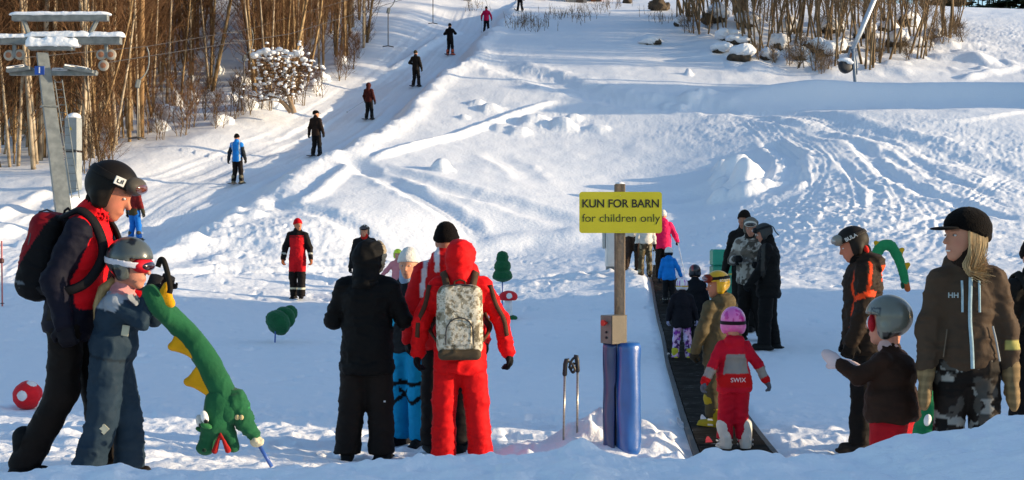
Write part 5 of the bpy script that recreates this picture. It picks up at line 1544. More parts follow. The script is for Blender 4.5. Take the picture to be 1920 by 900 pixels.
def snowy_bush():
    d = 61.5; x = xat(545, d); z = gz(x, d)
    t = thing('snowy_bush', 'arching bush loaded with clumps of snow above the brown jacket skier', 'bush', (x, d, z))
    B = lambda px, py, dy=0.0: np.array([xat(px, d) - x, dy, CAM_H + (HOR - py) / F * d - z])
    wood = mottled('bush_bark', (0.20, 0.13, 0.08), (0.36, 0.26, 0.17), 4, 0.8)
    P1 = smooth_line3([B(552, 212), B(540, 180), B(525, 155), B(512, 128), B(500, 108)], 4); P2 = smooth_line3([B(546, 210), B(530, 192), B(510, 182), B(490, 190)], 4); P3 = smooth_line3([B(548, 208), B(548, 170), B(560, 140), B(570, 120)], 4)
    shape('limb', tube(P1, np.linspace(0.12, 0.04, len(P1)), 8), wood, t, smooth=True)
    shape('limb', tube(P2, np.linspace(0.12, 0.06, len(P2)), 8), wood, t, smooth=True)
    shape('limb', tube(P3, np.linspace(0.08, 0.03, len(P3)), 8), wood, t, smooth=True)
    R = np.random.default_rng(8); tw = []
    ends = []
    for k in range(340):
        P = (P1, P3, P1, P2)[k % 4]; p = P[R.integers(4, len(P))]
        dd = R.normal(0, 1, 3); dd[2] = abs(dd[2]) * 0.5 + 0.12; dd[0] *= 1.3; dd /= np.linalg.norm(dd); l = R.uniform(0.4, 1.25)
        e = p + dd * l; e[2] -= 0.1 * l
        tw.append(([p, p + dd * l * 0.5 + R.normal(0, 0.05, 3), e], 0.016, 0.007)); ends.append(e)
    v, q = tri_tubes(tw); mesh_obj('twigs', v, q, TWIG, t, False)
    pr = [el(e + R.normal(0, 0.06, 3), np.array([0.12, 0.10, 0.07]) * R.uniform(0.25, 0.85)) for e in ends]
    pr += [el(p + np.array([0, 0, 0.09]), (0.12, 0.10, 0.06)) for p in P2[4:]] + [el(p + np.array([-0.03, 0, 0.08]), (0.08, 0.07, 0.07)) for p in P1[8:]]
    pr += [el(B(px, py), np.array([0.22, 0.18, 0.14]) * R.uniform(0.7, 1.2)) for px, py in ((488, 98), (500, 96), (512, 99), (524, 93), (536, 97), (548, 104), (560, 100), (478, 104), (570, 112), (540, 116))]
    solid('snow_load', pr, (0.86, 0.87, 0.89), SNOW, t, 0.034, 0.04, None, 0.025, 0.12, 4)
snowy_bush()

def utility_pole():
    d = 58.0; x = xat(264, d); z = gz(x, d)
    t = thing('utility_pole', 'straight brown wooden pole standing taller than the picture beside the birch stand', 'pole', (x, d, z))
    shape('shaft', tube([(0, 0, -0.3), (0.1, 0, 12.0)], [0.145, 0.11], 14), mottled('pole_wood', (0.22, 0.13, 0.06), (0.34, 0.21, 0.10), 3, 0.8, 0.2, 0, 0.5, 20, 0.01, stretch=(4, 4, 0.3)), t, smooth=True)
    shape('pole_cap', lathe([(0.12, 0), (0.12, 0.04), (0.02, 0.1)], 12, (0.1, 0, 12.0)), GALV, t)
utility_pole()

# ------------------------------------------------------------------ boulders with snow on top
ROCK = mottled('dark_rock', (0.035, 0.028, 0.022), (0.11, 0.085, 0.06), 2.5, 0.85, 0.2, 0, 0.8, 5, 0.08)
def boulder(px, py, wpx, hpx, label, snow=0.5, seed=0, group='boulders on the slope', dd=None):
    d = dd or hit(px, py, ground)[1]; k = d / F
    x = xat(px, d); z = gz(x, d)
    a, h = wpx * k / 2, hpx * k
    if snow > 0.5: a *= 0.8; h *= 0.75; z -= 0.12 * h
    t = thing('boulder', label, 'boulder', (x, d, z), 0, group)
    R = np.random.default_rng(seed)
    pr = [el((R.normal(0, 0.25) * a, R.normal(0, 0.2) * a, h * R.uniform(0.25, 0.5)), (a * R.uniform(0.5, 0.8), a * R.uniform(0.5, 0.8), h * R.uniform(0.45, 0.6))) for _ in range(4)]
    if snow > 0.5: pr = [el(p[1] * np.array([1, 1, 0.6]), p[2] * np.array([0.9, 0.75, 0.8])) for p in pr]
    solid('rock', pr, (0.1, 0.1, 0.1), ROCK, t, max(0.04, a / 14), 0.08, None, a * 0.30, a * 0.6, seed + 1, aniso=(1, 1, 1))
    if snow > 0:
        pr = [el((R.normal(0, 0.35) * a, R.normal(-0.02, 0.2) * a, h * R.uniform(0.45, 0.85)), (a * R.uniform(0.5, 0.8) * (0.6 + 0.5 * snow), a * R.uniform(0.7, 0.95), h * R.uniform(0.3, 0.5))) for _ in range(5)]
        solid('snow_cap', pr, (0.86, 0.87, 0.89), SNOW, t, max(0.04, a / 14), 0.2, None, a * 0.14, a * 0.7, seed + 2, aniso=(1, 1, 1))
boulder(1237, 20, 50, 20, 'bare dark pointed boulder on the hilltop snow', 0.0, 1)
boulder(1176, 6, 22, 12, 'small dark boulder on the skyline beside the pointed one', 0.0, 2)
boulder(1222, 82, 38, 12, 'flat boulder under a round snow cushion on the open slope', 0.9, 3)
boulder(1270, 50, 16, 12, 'small dark boulder beside the first alders', 0.2, 4)
for i, (px, py, w, h) in enumerate([(1350, 98, 40, 24), (1392, 114, 70, 38), (1440, 112, 40, 26), (1365, 76, 50, 26), (1385, 84, 60, 22), (1500, 112, 50, 36), (1520, 96, 44, 30), (1550, 104, 46, 34), (1575, 98, 40, 30), (1465, 92, 44, 34), (1640, 96, 40, 26), (1680, 84, 60, 34), (1720, 88, 46, 24), (1745, 72, 40, 22), (1620, 70, 60, 34), (1480, 60, 50, 34), (1560, 60, 60, 36), (1340, 40, 56, 40), (1400, 50, 50, 36), (1700, 50, 60, 36), (1660, 60, 44, 30)]):
    boulder(px, py, w, h, 'snow covered boulder with dark sides among the alders', 0.75, 20 + i, 'snow covered boulders in the grove')
def hummock(px, py, wpx, hpx, seed):
    d = hit(px, py, ground)[1]; k = d / F; x = xat(px, d); z = gz(x, d); a, h = wpx * k / 2, hpx * k
    R = np.random.default_rng(seed)
    pr = [el((R.normal(0, 0.4) * a, R.normal(0, 0.3) * a, h * R.uniform(0.1, 0.45)), (a * R.uniform(0.35, 0.7), a * R.uniform(0.4, 0.7), h * R.uniform(0.35, 0.6))) for _ in range(5)]
    o = solid('snow_hummock', pr, (0.86, 0.87, 0.89), SNOW, None, max(0.04, a / 14), 0.15, None, a * 0.05, a * 0.5, seed + 1, aniso=(1, 1, 1))
    o.location = (x, d, z); tag(o, 'rounded snow hummock at the foot of the birch thicket', 'snow hummock', 'snow hummocks at the wood edge')
for i, (px, py, w, h) in enumerate([(195, 318, 22, 26), (300, 245, 36, 24), (325, 225, 44, 30), (415, 232, 40, 20), (470, 205, 40, 26), (505, 200, 60, 30), (585, 170, 40, 24), (345, 160, 40, 24), (395, 140, 40, 24), (350, 190, 40, 22), (430, 190, 44, 22), (330, 205, 30, 40), (450, 160, 50, 22), (610, 150, 30, 20), (640, 120, 30, 18)]):
    hummock(px, py, w, h, 60 + i)

# ------------------------------------------------------------------ far away on the hilltop
def hut(px0, px1, d, wall, label, hwall=1.7, roof=0.7):
    x0, x1 = xat(px0, d), xat(px1, d); x = (x0 + x1) / 2; z = gz(x, d) - 0.1
    w = (x1 - x0) / 2
    t = thing('hill_hut', label, 'hut', (x, d, z))
    bw = mottled('hut_wall_' + wall, tuple(col(wall) * 0.8), tuple(col(wall) * 1.2), 6, 0.8, 0.2, 0, 0.4, 12, 0.02, stretch=(6, 1, 0.4))
    wl = shape('wall', boxm((0, 1.2, hwall / 2), (w, 1.2, hwall / 2)), bw, t)
    shape('door', boxm((w * 0.3, -0.03, 0.62), (min(0.4, w * 0.35), 0.028, 0.62)), mottled('hut_door', (0.05, 0.04, 0.035), (0.08, 0.06, 0.05), 5), wl)
    V = [(-w - .25, -.3, hwall), (w + .25, -.3, hwall), (w + .25, 2.7, hwall), (-w - .25, 2.7, hwall), (-w - .25, 1.2, hwall + roof), (w + .25, 1.2, hwall + roof)]
    shape('snowy_roof', (V, [(0, 1, 5, 4), (2, 3, 4, 5), (1, 2, 5), (3, 0, 4), (3, 2, 1, 0)]), SNOW, t)
hut(1000, 1022, 112, '6b4a36', 'narrow brown hut wall at the top of the hill')
hut(1062, 1100, 112, '8a8580', 'grey hut under snow at the top of the hill')
hut(1108, 1128, 113, '7a4a34', 'red brown hut wall beside the grey hut on the hilltop')
def lift_post():
    d = 108.0; x = xat(877, d); z = gz(x, d) - .1
    t = thing('grey_post', 'broad grey lift mast on the hilltop above the pink skier', 'mast', (x, d, z))
    shape('mast', boxm((0, 0, 2.5), (0.21, 0.2, 2.5), None, 0.02), GALV, t); shape('plinth', boxm((0, 0, 0.15), (0.32, 0.32, 0.16), None, 0.03), mottled('concrete', (0.3, 0.3, 0.3), (0.36, 0.36, 0.35), 5), t)
lift_post()
def weeds():
    R = np.random.default_rng(4); tw = []
    for k in range(260):
        c = [(985, 45), (1040, 30), (1010, 52), (1090, 38), (1075, 28), (1120, 20), (890, 18), (1150, 12), (1240, 40), (975, 50)][k % 10]
        p = hit(c[0] + R.normal(0, 14), max(3, c[1] + R.normal(0, 5)), ground, 60, 130); z = gz(*p)
        h = R.uniform(0.25, 0.9); b = np.array([p[0], p[1], z - 0.05]); e = b + np.array([R.normal(0, 0.15), R.normal(0, 0.1), h])
        tw.append(([b, (b + e) / 2 + R.normal(0, 0.03, 3), e], 0.016, 0.006))
        for j in range(2): tw.append(([(b + e) / 2, (b + e) / 2 + np.array([R.normal(0, .15), R.normal(0, .1), R.uniform(.1, .3)])], 0.008, 0.004))
    v, q = tri_tubes(tw)
    o = mesh_obj('dry_weeds', v, q, ATWIG, None, False); o['kind'] = 'stuff'; o['label'] = 'dry weed stalks poking through the hilltop snow'; o['category'] = 'weeds'
weeds()
def spruces():
    R = np.random.default_rng(12)
    V, Q, n0 = [], [], 0
    for k in range(230):
        px = R.uniform(1740, 2250); d = R.uniform(140, 185); x = xat(px, d); z = gz(x, d) - 1.0; H = R.uniform(9, 15)
        for lv in range(13):
            f = lv / 13; zz = z + H * (0.08 + 0.9 * f); r = H * 0.17 * (1 - f) + 0.15
            for a in np.linspace(0, 6.283, 17, endpoint=False) + R.uniform(0, 1):
                b = np.array([x, d, zz]); w = R.uniform(0.7, 1.2) * r
                t_ = b + np.array([math.cos(a) * w, math.sin(a) * w, -0.28 * w - 0.1]); s = np.array([-math.sin(a), math.cos(a), 0]) * 0.42 * w
                V += [b, b + (t_ - b) * 0.6 + s, t_, b + (t_ - b) * 0.6 - s]; Q.append((n0, n0 + 1, n0 + 2, n0 + 3)); n0 += 4
        for (a, h) in ((0, 0), (1, 0)):
            s = np.array([0.15, 0, 0]) if a == 0 else np.array([0, 0.15, 0])
            V += [np.array([x, d, z]) - s, np.array([x, d, z]) + s, np.array([x, d, z + H]) + s * .1, np.array([x, d, z + H]) - s * .1]; Q.append((n0, n0 + 1, n0 + 2, n0 + 3)); n0 += 4
    o = mesh_obj('spruce_forest', np.array(V), np.array(Q), mottled('spruce_needles', (0.018, 0.028, 0.018), (0.04, 0.055, 0.03), 1.5, 0.8, 0.1), None, False)
    o['kind'] = 'stuff'; o['label'] = 'dark spruce forest beyond the far slope'; o['category'] = 'forest'
spruces()

# ------------------------------------------------------------------ unseen buildings added beside the piste to shade flat and bank
def shade_caster(name, label, x0, x1, y0, y1, he, hr, wallc):
    z = 0.0
    t = thing(name, label, 'building', ((x0 + x1) / 2, (y0 + y1) / 2, gz((x0 + x1) / 2, (y0 + y1) / 2) * 0))
    w, l = (x1 - x0) / 2, (y1 - y0) / 2
    wm = mottled('board_wall_' + wallc, tuple(col(wallc) * 0.85), tuple(col(wallc) * 1.15), 4, 0.8, 0.2, 0, 0.5, 10, 0.02, stretch=(1, 8, 0.3))
    V = [(-w, -l, -.3), (w, -l, -.3), (w, l, -.3), (-w, l, -.3), (-w, -l, he), (w, -l, he), (w, l, he), (-w, l, he), (0, -l, hr - .15), (0, l, hr - .15)]
    wl = shape('wall', (V, [(0, 1, 5, 8, 4), (2, 3, 7, 9, 6), (3, 0, 4, 7), (1, 2, 6, 5), (3, 2, 1, 0)]), wm, t)
    o = 0.35; sl = (hr - he) / w
    for sd in (-1, 1):
        a, b = (sd * (w + o), he - o * sl), (0, hr)
        V = [(a[0], -l - o, a[1] + .12), (b[0], -l - o, b[1] + .12), (b[0], l + o, b[1] + .12), (a[0], l + o, a[1] + .12)]
        V2 = [(p[0], p[1], p[2] + 0.25) for p in V]
        shape('roof_slope', (V + V2, [(0, 1, 2, 3), (7, 6, 5, 4), (0, 4, 5, 1), (1, 5, 6, 2), (2, 6, 7, 3), (3, 7, 4, 0)]), SNOW, t)
    gl = mottled('window_glass', (0.03, 0.035, 0.04), (0.05, 0.055, 0.06), 2, 0.08, 0.6); fr = mottled('window_frame', (0.6, 0.6, 0.58), (0.68, 0.68, 0.66), 4)
    n = max(1, int(l * 2 / 3))
    for i in range(n):
        yy = -l + (i + 0.5) * 2 * l / n
        f = shape('window', boxm((-w - 0.03, yy, 1.6), (0.04, 0.55, 0.55)), fr, wl); shape('pane', boxm((-w - 0.075, yy, 1.6), (0.006, 0.47, 0.47)), gl, f)
shade_caster('shade_caster_long', 'long brown wooden shade caster with snowy roof, added beyond the frame', 17.2, 24.8, 10.9, 26.6, 4.4, 7.0, '4a2f20')  # added out of view to cast the broad shade band on the flat
shade_caster('shade_caster_small', 'small red wooden shade caster with snowy roof, added beyond the frame', 9.6, 12.6, 0.3, 5.0, 3.0, 4.2, '6b1f18')  # added out of view to keep the near snow bank in shade


# ------------------------------------------------------------------ the people, one by one
# --- the man bending over the child
def p_man_jacket(V, C, fr):
    q = tq(V, fr)
    red = ((q[:, 0] > -0.01) & (np.abs(q[:, 1]) < 0.21) & (q[:, 2] > 0.98)) | (q[:, 2] > 1.455) & (np.abs(q[:, 1]) < 0.13)
    for sd in (1, -1):
        red = red & ~in_arm(V, fr, sd, 0.0, 2.2, 0.085)
    return mixc(C, red, 'd8101c')
def p_man_pack(q, C):
    return mixc(mixc(C, q[:, 2] - 0.9 * q[:, 0] > 0.55, '7d0f1a'), (np.abs(q[:, 2] + 0.62) < 0.035) & (q[:, 0] < -0.3), '5a6066')
r, fr = person('man in red and black jacket with dark helmet, bending over the child', pos=(xat(136, 8.1), 8.1), h=1.80, face=-94, lean=12, nod=26, turn=4, head_scale=1.2,
       arm_r=((-0.055, 0.06, -0.28), (0.10, 0.0, -0.22)), arm_l=((0.12, 0.04, -0.25), (0.22, -0.05, -0.08)),
       leg_r=((-0.02, 0.10, 0.49), (-0.235, 0.11, 0.085)), leg_l=((0.10, 0.10, 0.49), (0.16, 0.11, 0.085)),
       jacket='131320', trousers='17110e', boots='121212', gloves='14131a', hat='helmet', hat_col='16110c', goggles='up', strap_col='15120f', frame_col='4c4740', goggle_col='5a2a12',
       jpaint=p_man_jacket, res=0.0125, pack=backpack((0.095, 0.165, 0.255), (-0.215, 0, 1.21), '0f0e10', p_man_pack, pocket=False, strap='111014'), seed=11, skin='b8745a')
hc, Rh = fr['hc'], fr['Rh']
# red collar standing high round the chin, dark ear pad and neck warmer under the helmet, the white badge on the strap
solid('collar', [rc(hc + Rh @ np.array([-0.045, 0, -0.215]), hc + Rh @ np.array([-0.015, 0, -0.125]), 0.105, 0.098)], 'd8101c', CLOTH, r, 0.012, 0.02, lambda P, D: np.maximum(D, -(np.linalg.norm(((P - hc) @ Rh)[:, :2] - np.array([-0.01, 0]), axis=1) - 0.086)) if True else D, 0.006, 0.06, 3)
solid('neck_warmer', [el(hc + Rh @ np.array([-0.03, 0, -0.075]), np.array([0.085, 0.090, 0.075]), Rh)], '0e0d0e', KNIT, r, 0.011, 0.02)
bR = Rh @ rotm('Z', -62) @ rotm('Y', -8)
bc = hc + Rh @ (np.array([0.050, -0.117, 0.076]) * fr['hs'])
bo = shape('badge', boxm(bc, (0.006, 0.031, 0.024), bR, 0.002), PAINTED, r, 'd8d6d0')
for k, (yy, zz, hy, hz) in enumerate(((-0.012, 0, 0.003, 0.010), (-0.004, -0.008, 0.008, 0.003), (0.006, 0, 0.003, 0.010), (0.014, 0.002, 0.003, 0.012))):
    shape('mark', boxm(bc + bR @ np.array([0.0065, yy * 1.2, zz * 1.2]), (0.0015, hy, hz), bR), PAINTED, bo, '15120f')

# --- the child hugging the dragon
def p_child(V, C, fr):
    q = tq(V, fr)
    C = mixc(C, (q[:, 2] > 1.33) & (np.abs(q[:, 1]) > 0.03), '8d949c')
    C = mixc(C, (q[:, 2] > 1.47), 'c98a8a')
    for sd in (1, -1):
        d, t = arm_q(V, fr, sd); C = mixc(C, (d < 0.11) & (t > 0.25) & (t < 2.1) & (np.abs(q[:, 1]) > 0.1), '22323f')
    return mixc(C, (np.abs(q[:, 2] - 0.96) < 0.012), '18242e')
def p_vent(V, C, q):
    v = (np.abs(q[:, 1]) > 0.03) & (np.abs(q[:, 1]) < 0.075) & (np.sin(q[:, 0] * 55 + 0.6) > 0.45) & (q[:, 2] > 0.06)
    e = (np.abs(q[:, 1]) > 0.08) & (np.hypot(q[:, 0] + 0.03, (q[:, 2] + 0.045) * 0.8) < 0.03)
    return mixc(C, v | e, '16181a')
rchild, frc = person('child in slate blue snowsuit and grey helmet hugging the green dragon', pos=(xat(207, 7.95), 7.95), h=1.28, head_scale=1.45, face=-90, lean=10, nod=8, turn=-8,
       arm_r=((0.235, 0.02, -0.10), (0.03, -0.02, 0.24)), arm_l=((0.24, -0.02, -0.09), (0.06, -0.06, 0.24)),
       leg_r=((-0.03, 0.11, 0.49), (-0.15, 0.12, 0.085)), leg_l=((0.10, 0.10, 0.47), (0.12, 0.11, 0.085)), suit=True, jacket='22323f', boots='1d1813', gloves='1a1a1e', skin='c98a72',
       hat='helmet', hat_col='4c5250', goggles='eyes', strap_col='d9d6dc', frame_col='d01a2c', goggle_col='2a0f14', jpaint=p_child, hpaint=p_vent, res=0.0115, baggy=1.42, fat=1.28, wide=1.1, seed=21, glossy=True, wr=1.5)
kn = frc['knr']; s_ = frc['s']
shape('reflector', join(boxm(kn + np.array([0.03, -0.082, -0.05]) , (0.022, 0.004, 0.022), rotm('Y', 45))), PAINTED, rchild, 'b8b49a')
shape('reflector', join(boxm(np.array([0.12, -0.125, 0.86]), (0.02, 0.004, 0.03), rotm('Y', 10))), PAINTED, rchild, 'b8b49a')
shape('ponytail', tube([frc['hc'] + frc['Rh'] @ np.array(p) for p in ((-0.08, 0, -0.10), (-0.13, -0.03, -0.16), (-0.15, -0.04, -0.26), (-0.14, -0.05, -0.36))], [0.025, 0.03, 0.022, 0.008], 8), mottled('fair_hair', (0.30, 0.19, 0.08), (0.5, 0.34, 0.15), 40, 0.5, 0.3, stretch=(1, 1, 0.1)), rchild, smooth=True)

# --- hooded person in black
def fur_ring(root, hc, Rh, hs, c):
    V, Q = [], []
    P = [hc + Rh @ (np.array([0.055 - 0.02 * abs(math.cos(a)), 0.098 * math.cos(a), 0.01 + 0.118 * math.sin(a)]) * hs) for a in np.linspace(-0.9, math.pi + 0.9, 26)]
    solid('fur_trim', [rc(a, b, 0.022 * hs, 0.022 * hs) for a, b in zip(P[:-1], P[1:])], c, HAIRM, root, 0.008, 0.01, None, 0.012, 0.02, 5)
r, fr = person('person seen from behind in black hooded jacket with fur trim and dark trousers', pos=(xat(688, 10.3), 10.3), h=1.62, face=-8, turn=-32, nod=8, head_scale=1.02, wide=1.12, fat=1.18,
       arm_l=((0.03, 0.105, -0.27), (0.22, -0.04, 0.0)), arm_r=((0.04, 0.110, -0.26), (0.22, -0.05, -0.02)), leg_l=((0.0, 0.12, 0.49), (-0.03, 0.155, 0.085)), leg_r=((0.03, 0.10, 0.49), (0.0, 0.12, 0.085)),
       jacket='0c0b0b', trousers='1a1411', boots='101010', gloves='131010', hood='up', hem=0.70, res=0.0125, baggy=1.25, seed=31, eyes=False, wr=1.2)
fur_ring(r, fr['hc'], fr['Rh'], fr['hs'], '9a8b72')
shape('label', boxm(fr['knr'] + np.array([-0.088, -0.04, 0.0]), (0.003, 0.022, 0.006), None), PAINTED, r, 'c8c8c8')

# --- red jacket with the camouflage backpack
def digi_mat():
    m, nt, b = node_mat('pixel_camouflage', 0.85, 0.15)
    tc = nt.nodes.new('ShaderNodeTexCoord'); sn = nt.nodes.new('ShaderNodeVectorMath'); sn.operation = 'SNAP'; sn.inputs[1].default_value = (0.016, 0.008, 0.006)
    n = nt.nodes.new('ShaderNodeTexNoise'); n.inputs['Scale'].default_value = 17; n.inputs['Detail'].default_value = 4
    r = nt.nodes.new('ShaderNodeValToRGB'); r.color_ramp.interpolation = 'CONSTANT'
    e = r.color_ramp.elements
    e[0].position = 0; e[0].color = (*col('6b6250'), 1); e[1].position = 0.42; e[1].color = (*col('9a917c'), 1)
    for p, c in ((0.50, 'c9c2b0'), (0.58, 'b3ab98'), (0.64, '847a66')):
        q = e.new(p); q.color = (*col(c), 1)
    nt.links.new(tc.outputs['Object'], sn.inputs[0]); nt.links.new(sn.outputs[0], n.inputs['Vector']); nt.links.new(n.outputs['Fac'], r.inputs['Fac']); nt.links.new(r.outputs['Color'], b.inputs['Base Color'])
    add_bump(nt, b, 40, 0.5, 0.008)
    return m
DIGI = digi_mat()
r, fr = person('person in red hooded ski suit wearing a grey camouflage backpack', pos=(xat(862, 10.2), 10.2), h=1.63, face=2, turn=-12, nod=6, wide=1.08, fat=1.12,
       arm_l=((-0.02, 0.115, -0.26), (0.05, 0.035, -0.26)), arm_r=((-0.02, 0.14, -0.25), (0.04, 0.06, -0.26)), leg_l=((0.01, 0.12, 0.49), (-0.02, 0.13, 0.085)), leg_r=((0.02, 0.13, 0.49), (-0.01, 0.165, 0.085)),
       jacket='d50f14', trousers='cf0f14', boots='201616', gloves='0f0e0f', hood='up', hem=0.72, res=0.0115, baggy=1.15, seed=41, eyes=False, wr=1.25,
       pack=backpack((0.085, 0.175, 0.275), (-0.245, 0, 1.15), '9a917c', mat=DIGI, strap='4a3626'))
pb = [np.array(q) for q in ((-0.33, -0.17, 0.82), (-0.33, 0.17, 0.82))]
solid('pack_base', [bx(fr['pel'] + np.array([-0.24, 0, -0.035]) * 1.0, np.array([0.10, 0.155, 0.04]), None, 0.035)], '4c4132', CLOTH, r, 0.012, 0.02)
for sd in (1, -1):
    a, e, w = (fr['shl'], fr['ell'], fr['wrl']) if sd > 0 else (fr['shr'], fr['elr'], fr['wrr'])
    P = [a + np.array([-0.06, sd * 0.055, 0.02]), (a + e) / 2 + np.array([-0.068, sd * 0.03, 0]), e + np.array([-0.062, sd * 0.025, 0]), (e + w) / 2 + np.array([-0.058, sd * 0.02, 0.0])]
    shape('sleeve_stripe', ribbon(P, 0.016, 0.006, (a + w) / 2 + np.array([0.05, 0, 0])), MATS_STRAP('4a2f22'), r, smooth=True)

# --- the one half hidden behind
def p_redwhite(V, C, fr):
    q = tq(V, fr)
    d, t = arm_q(V, fr, 1)
    C = mixc(C, (np.abs(q[:, 1] - 0.165 + 0.12 * (q[:, 2] - 1.4)) < 0.018) & (q[:, 2] > 1.2), 'd6d2d4')
    return mixc(C, (np.abs(q[:, 1] - 0.07) < 0.018) & (q[:, 2] > 1.40) & (q[:, 0] < 0.02), 'd6d2d4')
person('person with black beanie and red white striped jacket, behind the camouflage backpack', pos=(xat(836, 11.0), 11.0), h=1.80, face=4, turn=-20, jacket='c31016', trousers='171212', boots='141414', hat='beanie', hat_col='110d0d',
       arm_l=((0.0, 0.09, -0.28), (0.10, 0.02, -0.24)), wide=1.05, fat=1.1, hood='down', jpaint=p_redwhite, res=0.014, seed=51, eyes=False, skin='b07a62', hair=None)

# --- turquoise trousers, white knitted hat
def p_turq_pants(V, C, fr):
    s = fr['s']
    for kn, an in ((fr['knl'], fr['anl']), (fr['knr'], fr['anr'])):
        near = np.linalg.norm(V[:, :2] - kn[:2], axis=1) < 0.17 * s
        z = V[:, 2] / s
        C = mixc(C, near & ((np.abs(z - 0.56 - 0.2 * np.abs(V[:, 1] - kn[1])) < 0.018) | (np.abs(z - 0.40 - 0.9 * np.maximum(np.abs(V[:, 1] - kn[1]) - 0.01, 0)) < 0.02)), '0d1216')
    return C
def p_turq_jacket(V, C, fr):
    q = tq(V, fr)
    return mixc(C, (np.abs(np.abs(q[:, 1]) - 0.12 - 0.05 * np.sin(q[:, 2] * 9)) < 0.022) & (q[:, 2] < 1.35), '1c9cc0')
r, fr = person('woman with white cable knit hat and turquoise ski trousers, between two adults', pos=(xat(768, 11.5), 11.5), h=1.62, face=150, turn=18, nod=6, jacket='171a1e', trousers='1193c4', boots='14161a', gloves='1a1c20', hat='beanie', hat_col='d9d6cf',
       leg_l=((0.02, 0.10, 0.49), (0.0, 0.11, 0.085)), jpaint=p_turq_jacket, tpaint=p_turq_pants, collar='8fa9c4', res=0.0125, seed=61, skin='cf9678', baggy=1.08, hem=0.84)

# --- man in the red and black one-piece
def p_redsuit(V, C, fr):
    q = tq(V, fr)
    C = mixc(C, (q[:, 2] > 1.36) & ~((np.abs(q[:, 2] - 1.385) < 0.016) & (q[:, 0] > 0)), '15100f')
    for sd in (1, -1):
        d, t = arm_q(V, fr, sd)
        C = mixc(C, (d < 0.10) & (np.abs(q[:, 1]) > 0.16), '15100f'); C = mixc(C, (d < 0.10) & (np.abs(t - 1.55) < 0.06) & (np.abs(q[:, 1]) > 0.16), 'b9b6a8')
    z = V[:, 2] / fr['s']
    C = mixc(C, z < 0.60, '15100f')
    return mixc(C, np.abs(z - 0.235) < 0.016, 'c4c0a8')
r, fr = person('man in red and black one-piece suit and red hat, walking across the snow', pos=(xat(558, 31.0), 31.0), h=1.78, face=176, turn=38, suit=True, jacket='c6121c', boots='14100e', gloves='a05a35', hat='beanie', hat_col='cc1420', jpaint=p_redsuit,
       arm_l=((0.0, 0.10, -0.27), (0.05, 0.04, -0.24)), arm_r=((0.0, 0.11, -0.27), (0.06, 0.03, -0.24)), leg_l=((0.06, 0.10, 0.49), (0.10, 0.10, 0.10)), leg_r=((0.02, 0.10, 0.49), (-0.10, 0.10, 0.085)), res=0.02, seed=71, skin='c07a58', baggy=1.05)

def p_stripes(V, C, q): return mixc(C, np.sin(q[:, 1] * 120) > 0.2, 'c9c2b6')
person('skier in black jacket and striped helmet whose head shows above the hooded person in black', pos=(xat(684, 29.0), 29.0), h=1.70, face=172, jacket='1a1716', trousers='141414', hat='helmet', hat_col='5a5046', hpaint=p_stripes, goggles='up', collar='c0241c', res=0.02, seed=81, skin='c08060', wide=1.1)
person('child in salmon pink jacket and lime green helmet with arms held out', pos=(xat(746, 28.2), 28.2), h=1.22, head_scale=1.2, face=178, jacket='cf8084', trousers='6b6470', hat='helmet', hat_col='c8dc1e', glossy=True, arm_l=((0.02, 0.17, -0.20), (0.05, 0.14, -0.16)), arm_r=((0.02, 0.17, -0.20), (0.05, 0.14, -0.16)), gloves='b06a70', res=0.018, seed=91, skin='c98a72')

# --- group at the top of the belt
r, fr = person('woman in bright pink jacket and white hat with ski poles, highest on the belt', pos=(xat(1243, 33.2), 33.2), h=1.66, face=-6, turn=8, jacket='e01f5a', trousers='151313', boots='1c1a1a', gloves='141414', hat='beanie', hat_col='e4dccf', hood='down', arm_l=((0.02, 0.13, -0.25), (0.2, 0.03, -0.12)), arm_r=((0.02, 0.13, -0.26), (0.18, 0.06, -0.14)), wide=1.05, fat=1.15, res=0.02, seed=101, eyes=False)
pole_part(r, fr['wrl'], (0.0, 0.50, 0.0)); pole_part(r, fr['wrr'], (-0.1, -0.55, 0.0))
person('person in white jacket and brown trousers behind the signpost', pos=(xat(1186, 32.4), 32.4), h=1.72, face=-30, jacket='d2c9b8', trousers='3a2b22', boots='1c1614', hat='beanie', hat_col='2a2a30', gloves='6a4a38', res=0.02, seed=111, eyes=False, leg_r=((0.06, 0.10, 0.49), (0.05, 0.12, 0.085)), leg_l=((0.02, 0.1, 0.49), (-0.12, 0.12, 0.085)))
def p_brcamo(V, C, fr): return camo(V, 0.10, ('4a4030', '6b5c40', '2a241a', '8a8068'))
r, fr = person('person in white fleece and brown patterned trousers beside the pink jacket', pos=(xat(1211, 31.8), 31.8), h=1.40, face=15, jacket='cfc8bd', trousers='4a4030', boots='1a1512', hat='beanie', hat_col='c9c0b2', tpaint=p_brcamo, res=0.02, seed=121, eyes=False, hem=0.95, leg_l=((0.05, 0.12, 0.49), (0.02, 0.14, 0.085)))
pole_part(r, fr['wrr'], (-0.05, -0.12, 0.0))
def p_hem(V, C, fr): return mixc(C, np.abs(V[:, 2] / fr['s'] - 0.22) < 0.02, 'b8b8b0')
person('child in bright blue jacket and white helmet riding the belt', pos=(xat(1254, 27.0), 27.0), h=1.10, head_scale=1.18, face=-6, jacket='1478c8', trousers='131316', boots='1d1d20', hat='helmet', hat_col='d6d4d0', hpaint=lambda V, C, q: mixc(C, q[:, 2] < 0.0, '18181a'), hood='down', gloves='15161a', arm_r=((-0.02, 0.13, -0.25), (0.06, 0.08, -0.22)), tpaint=p_hem, fat=1.15, res=0.014, seed=131, eyes=False, skis=dict(len=1.3, col='c8b83a'), boot_big=1.2)
def p_floral(V, C, fr): return camo(V, 0.05, ('c9b8d8', '8a3a9a', 'd8a8c8', '4a2a5a'), 9)
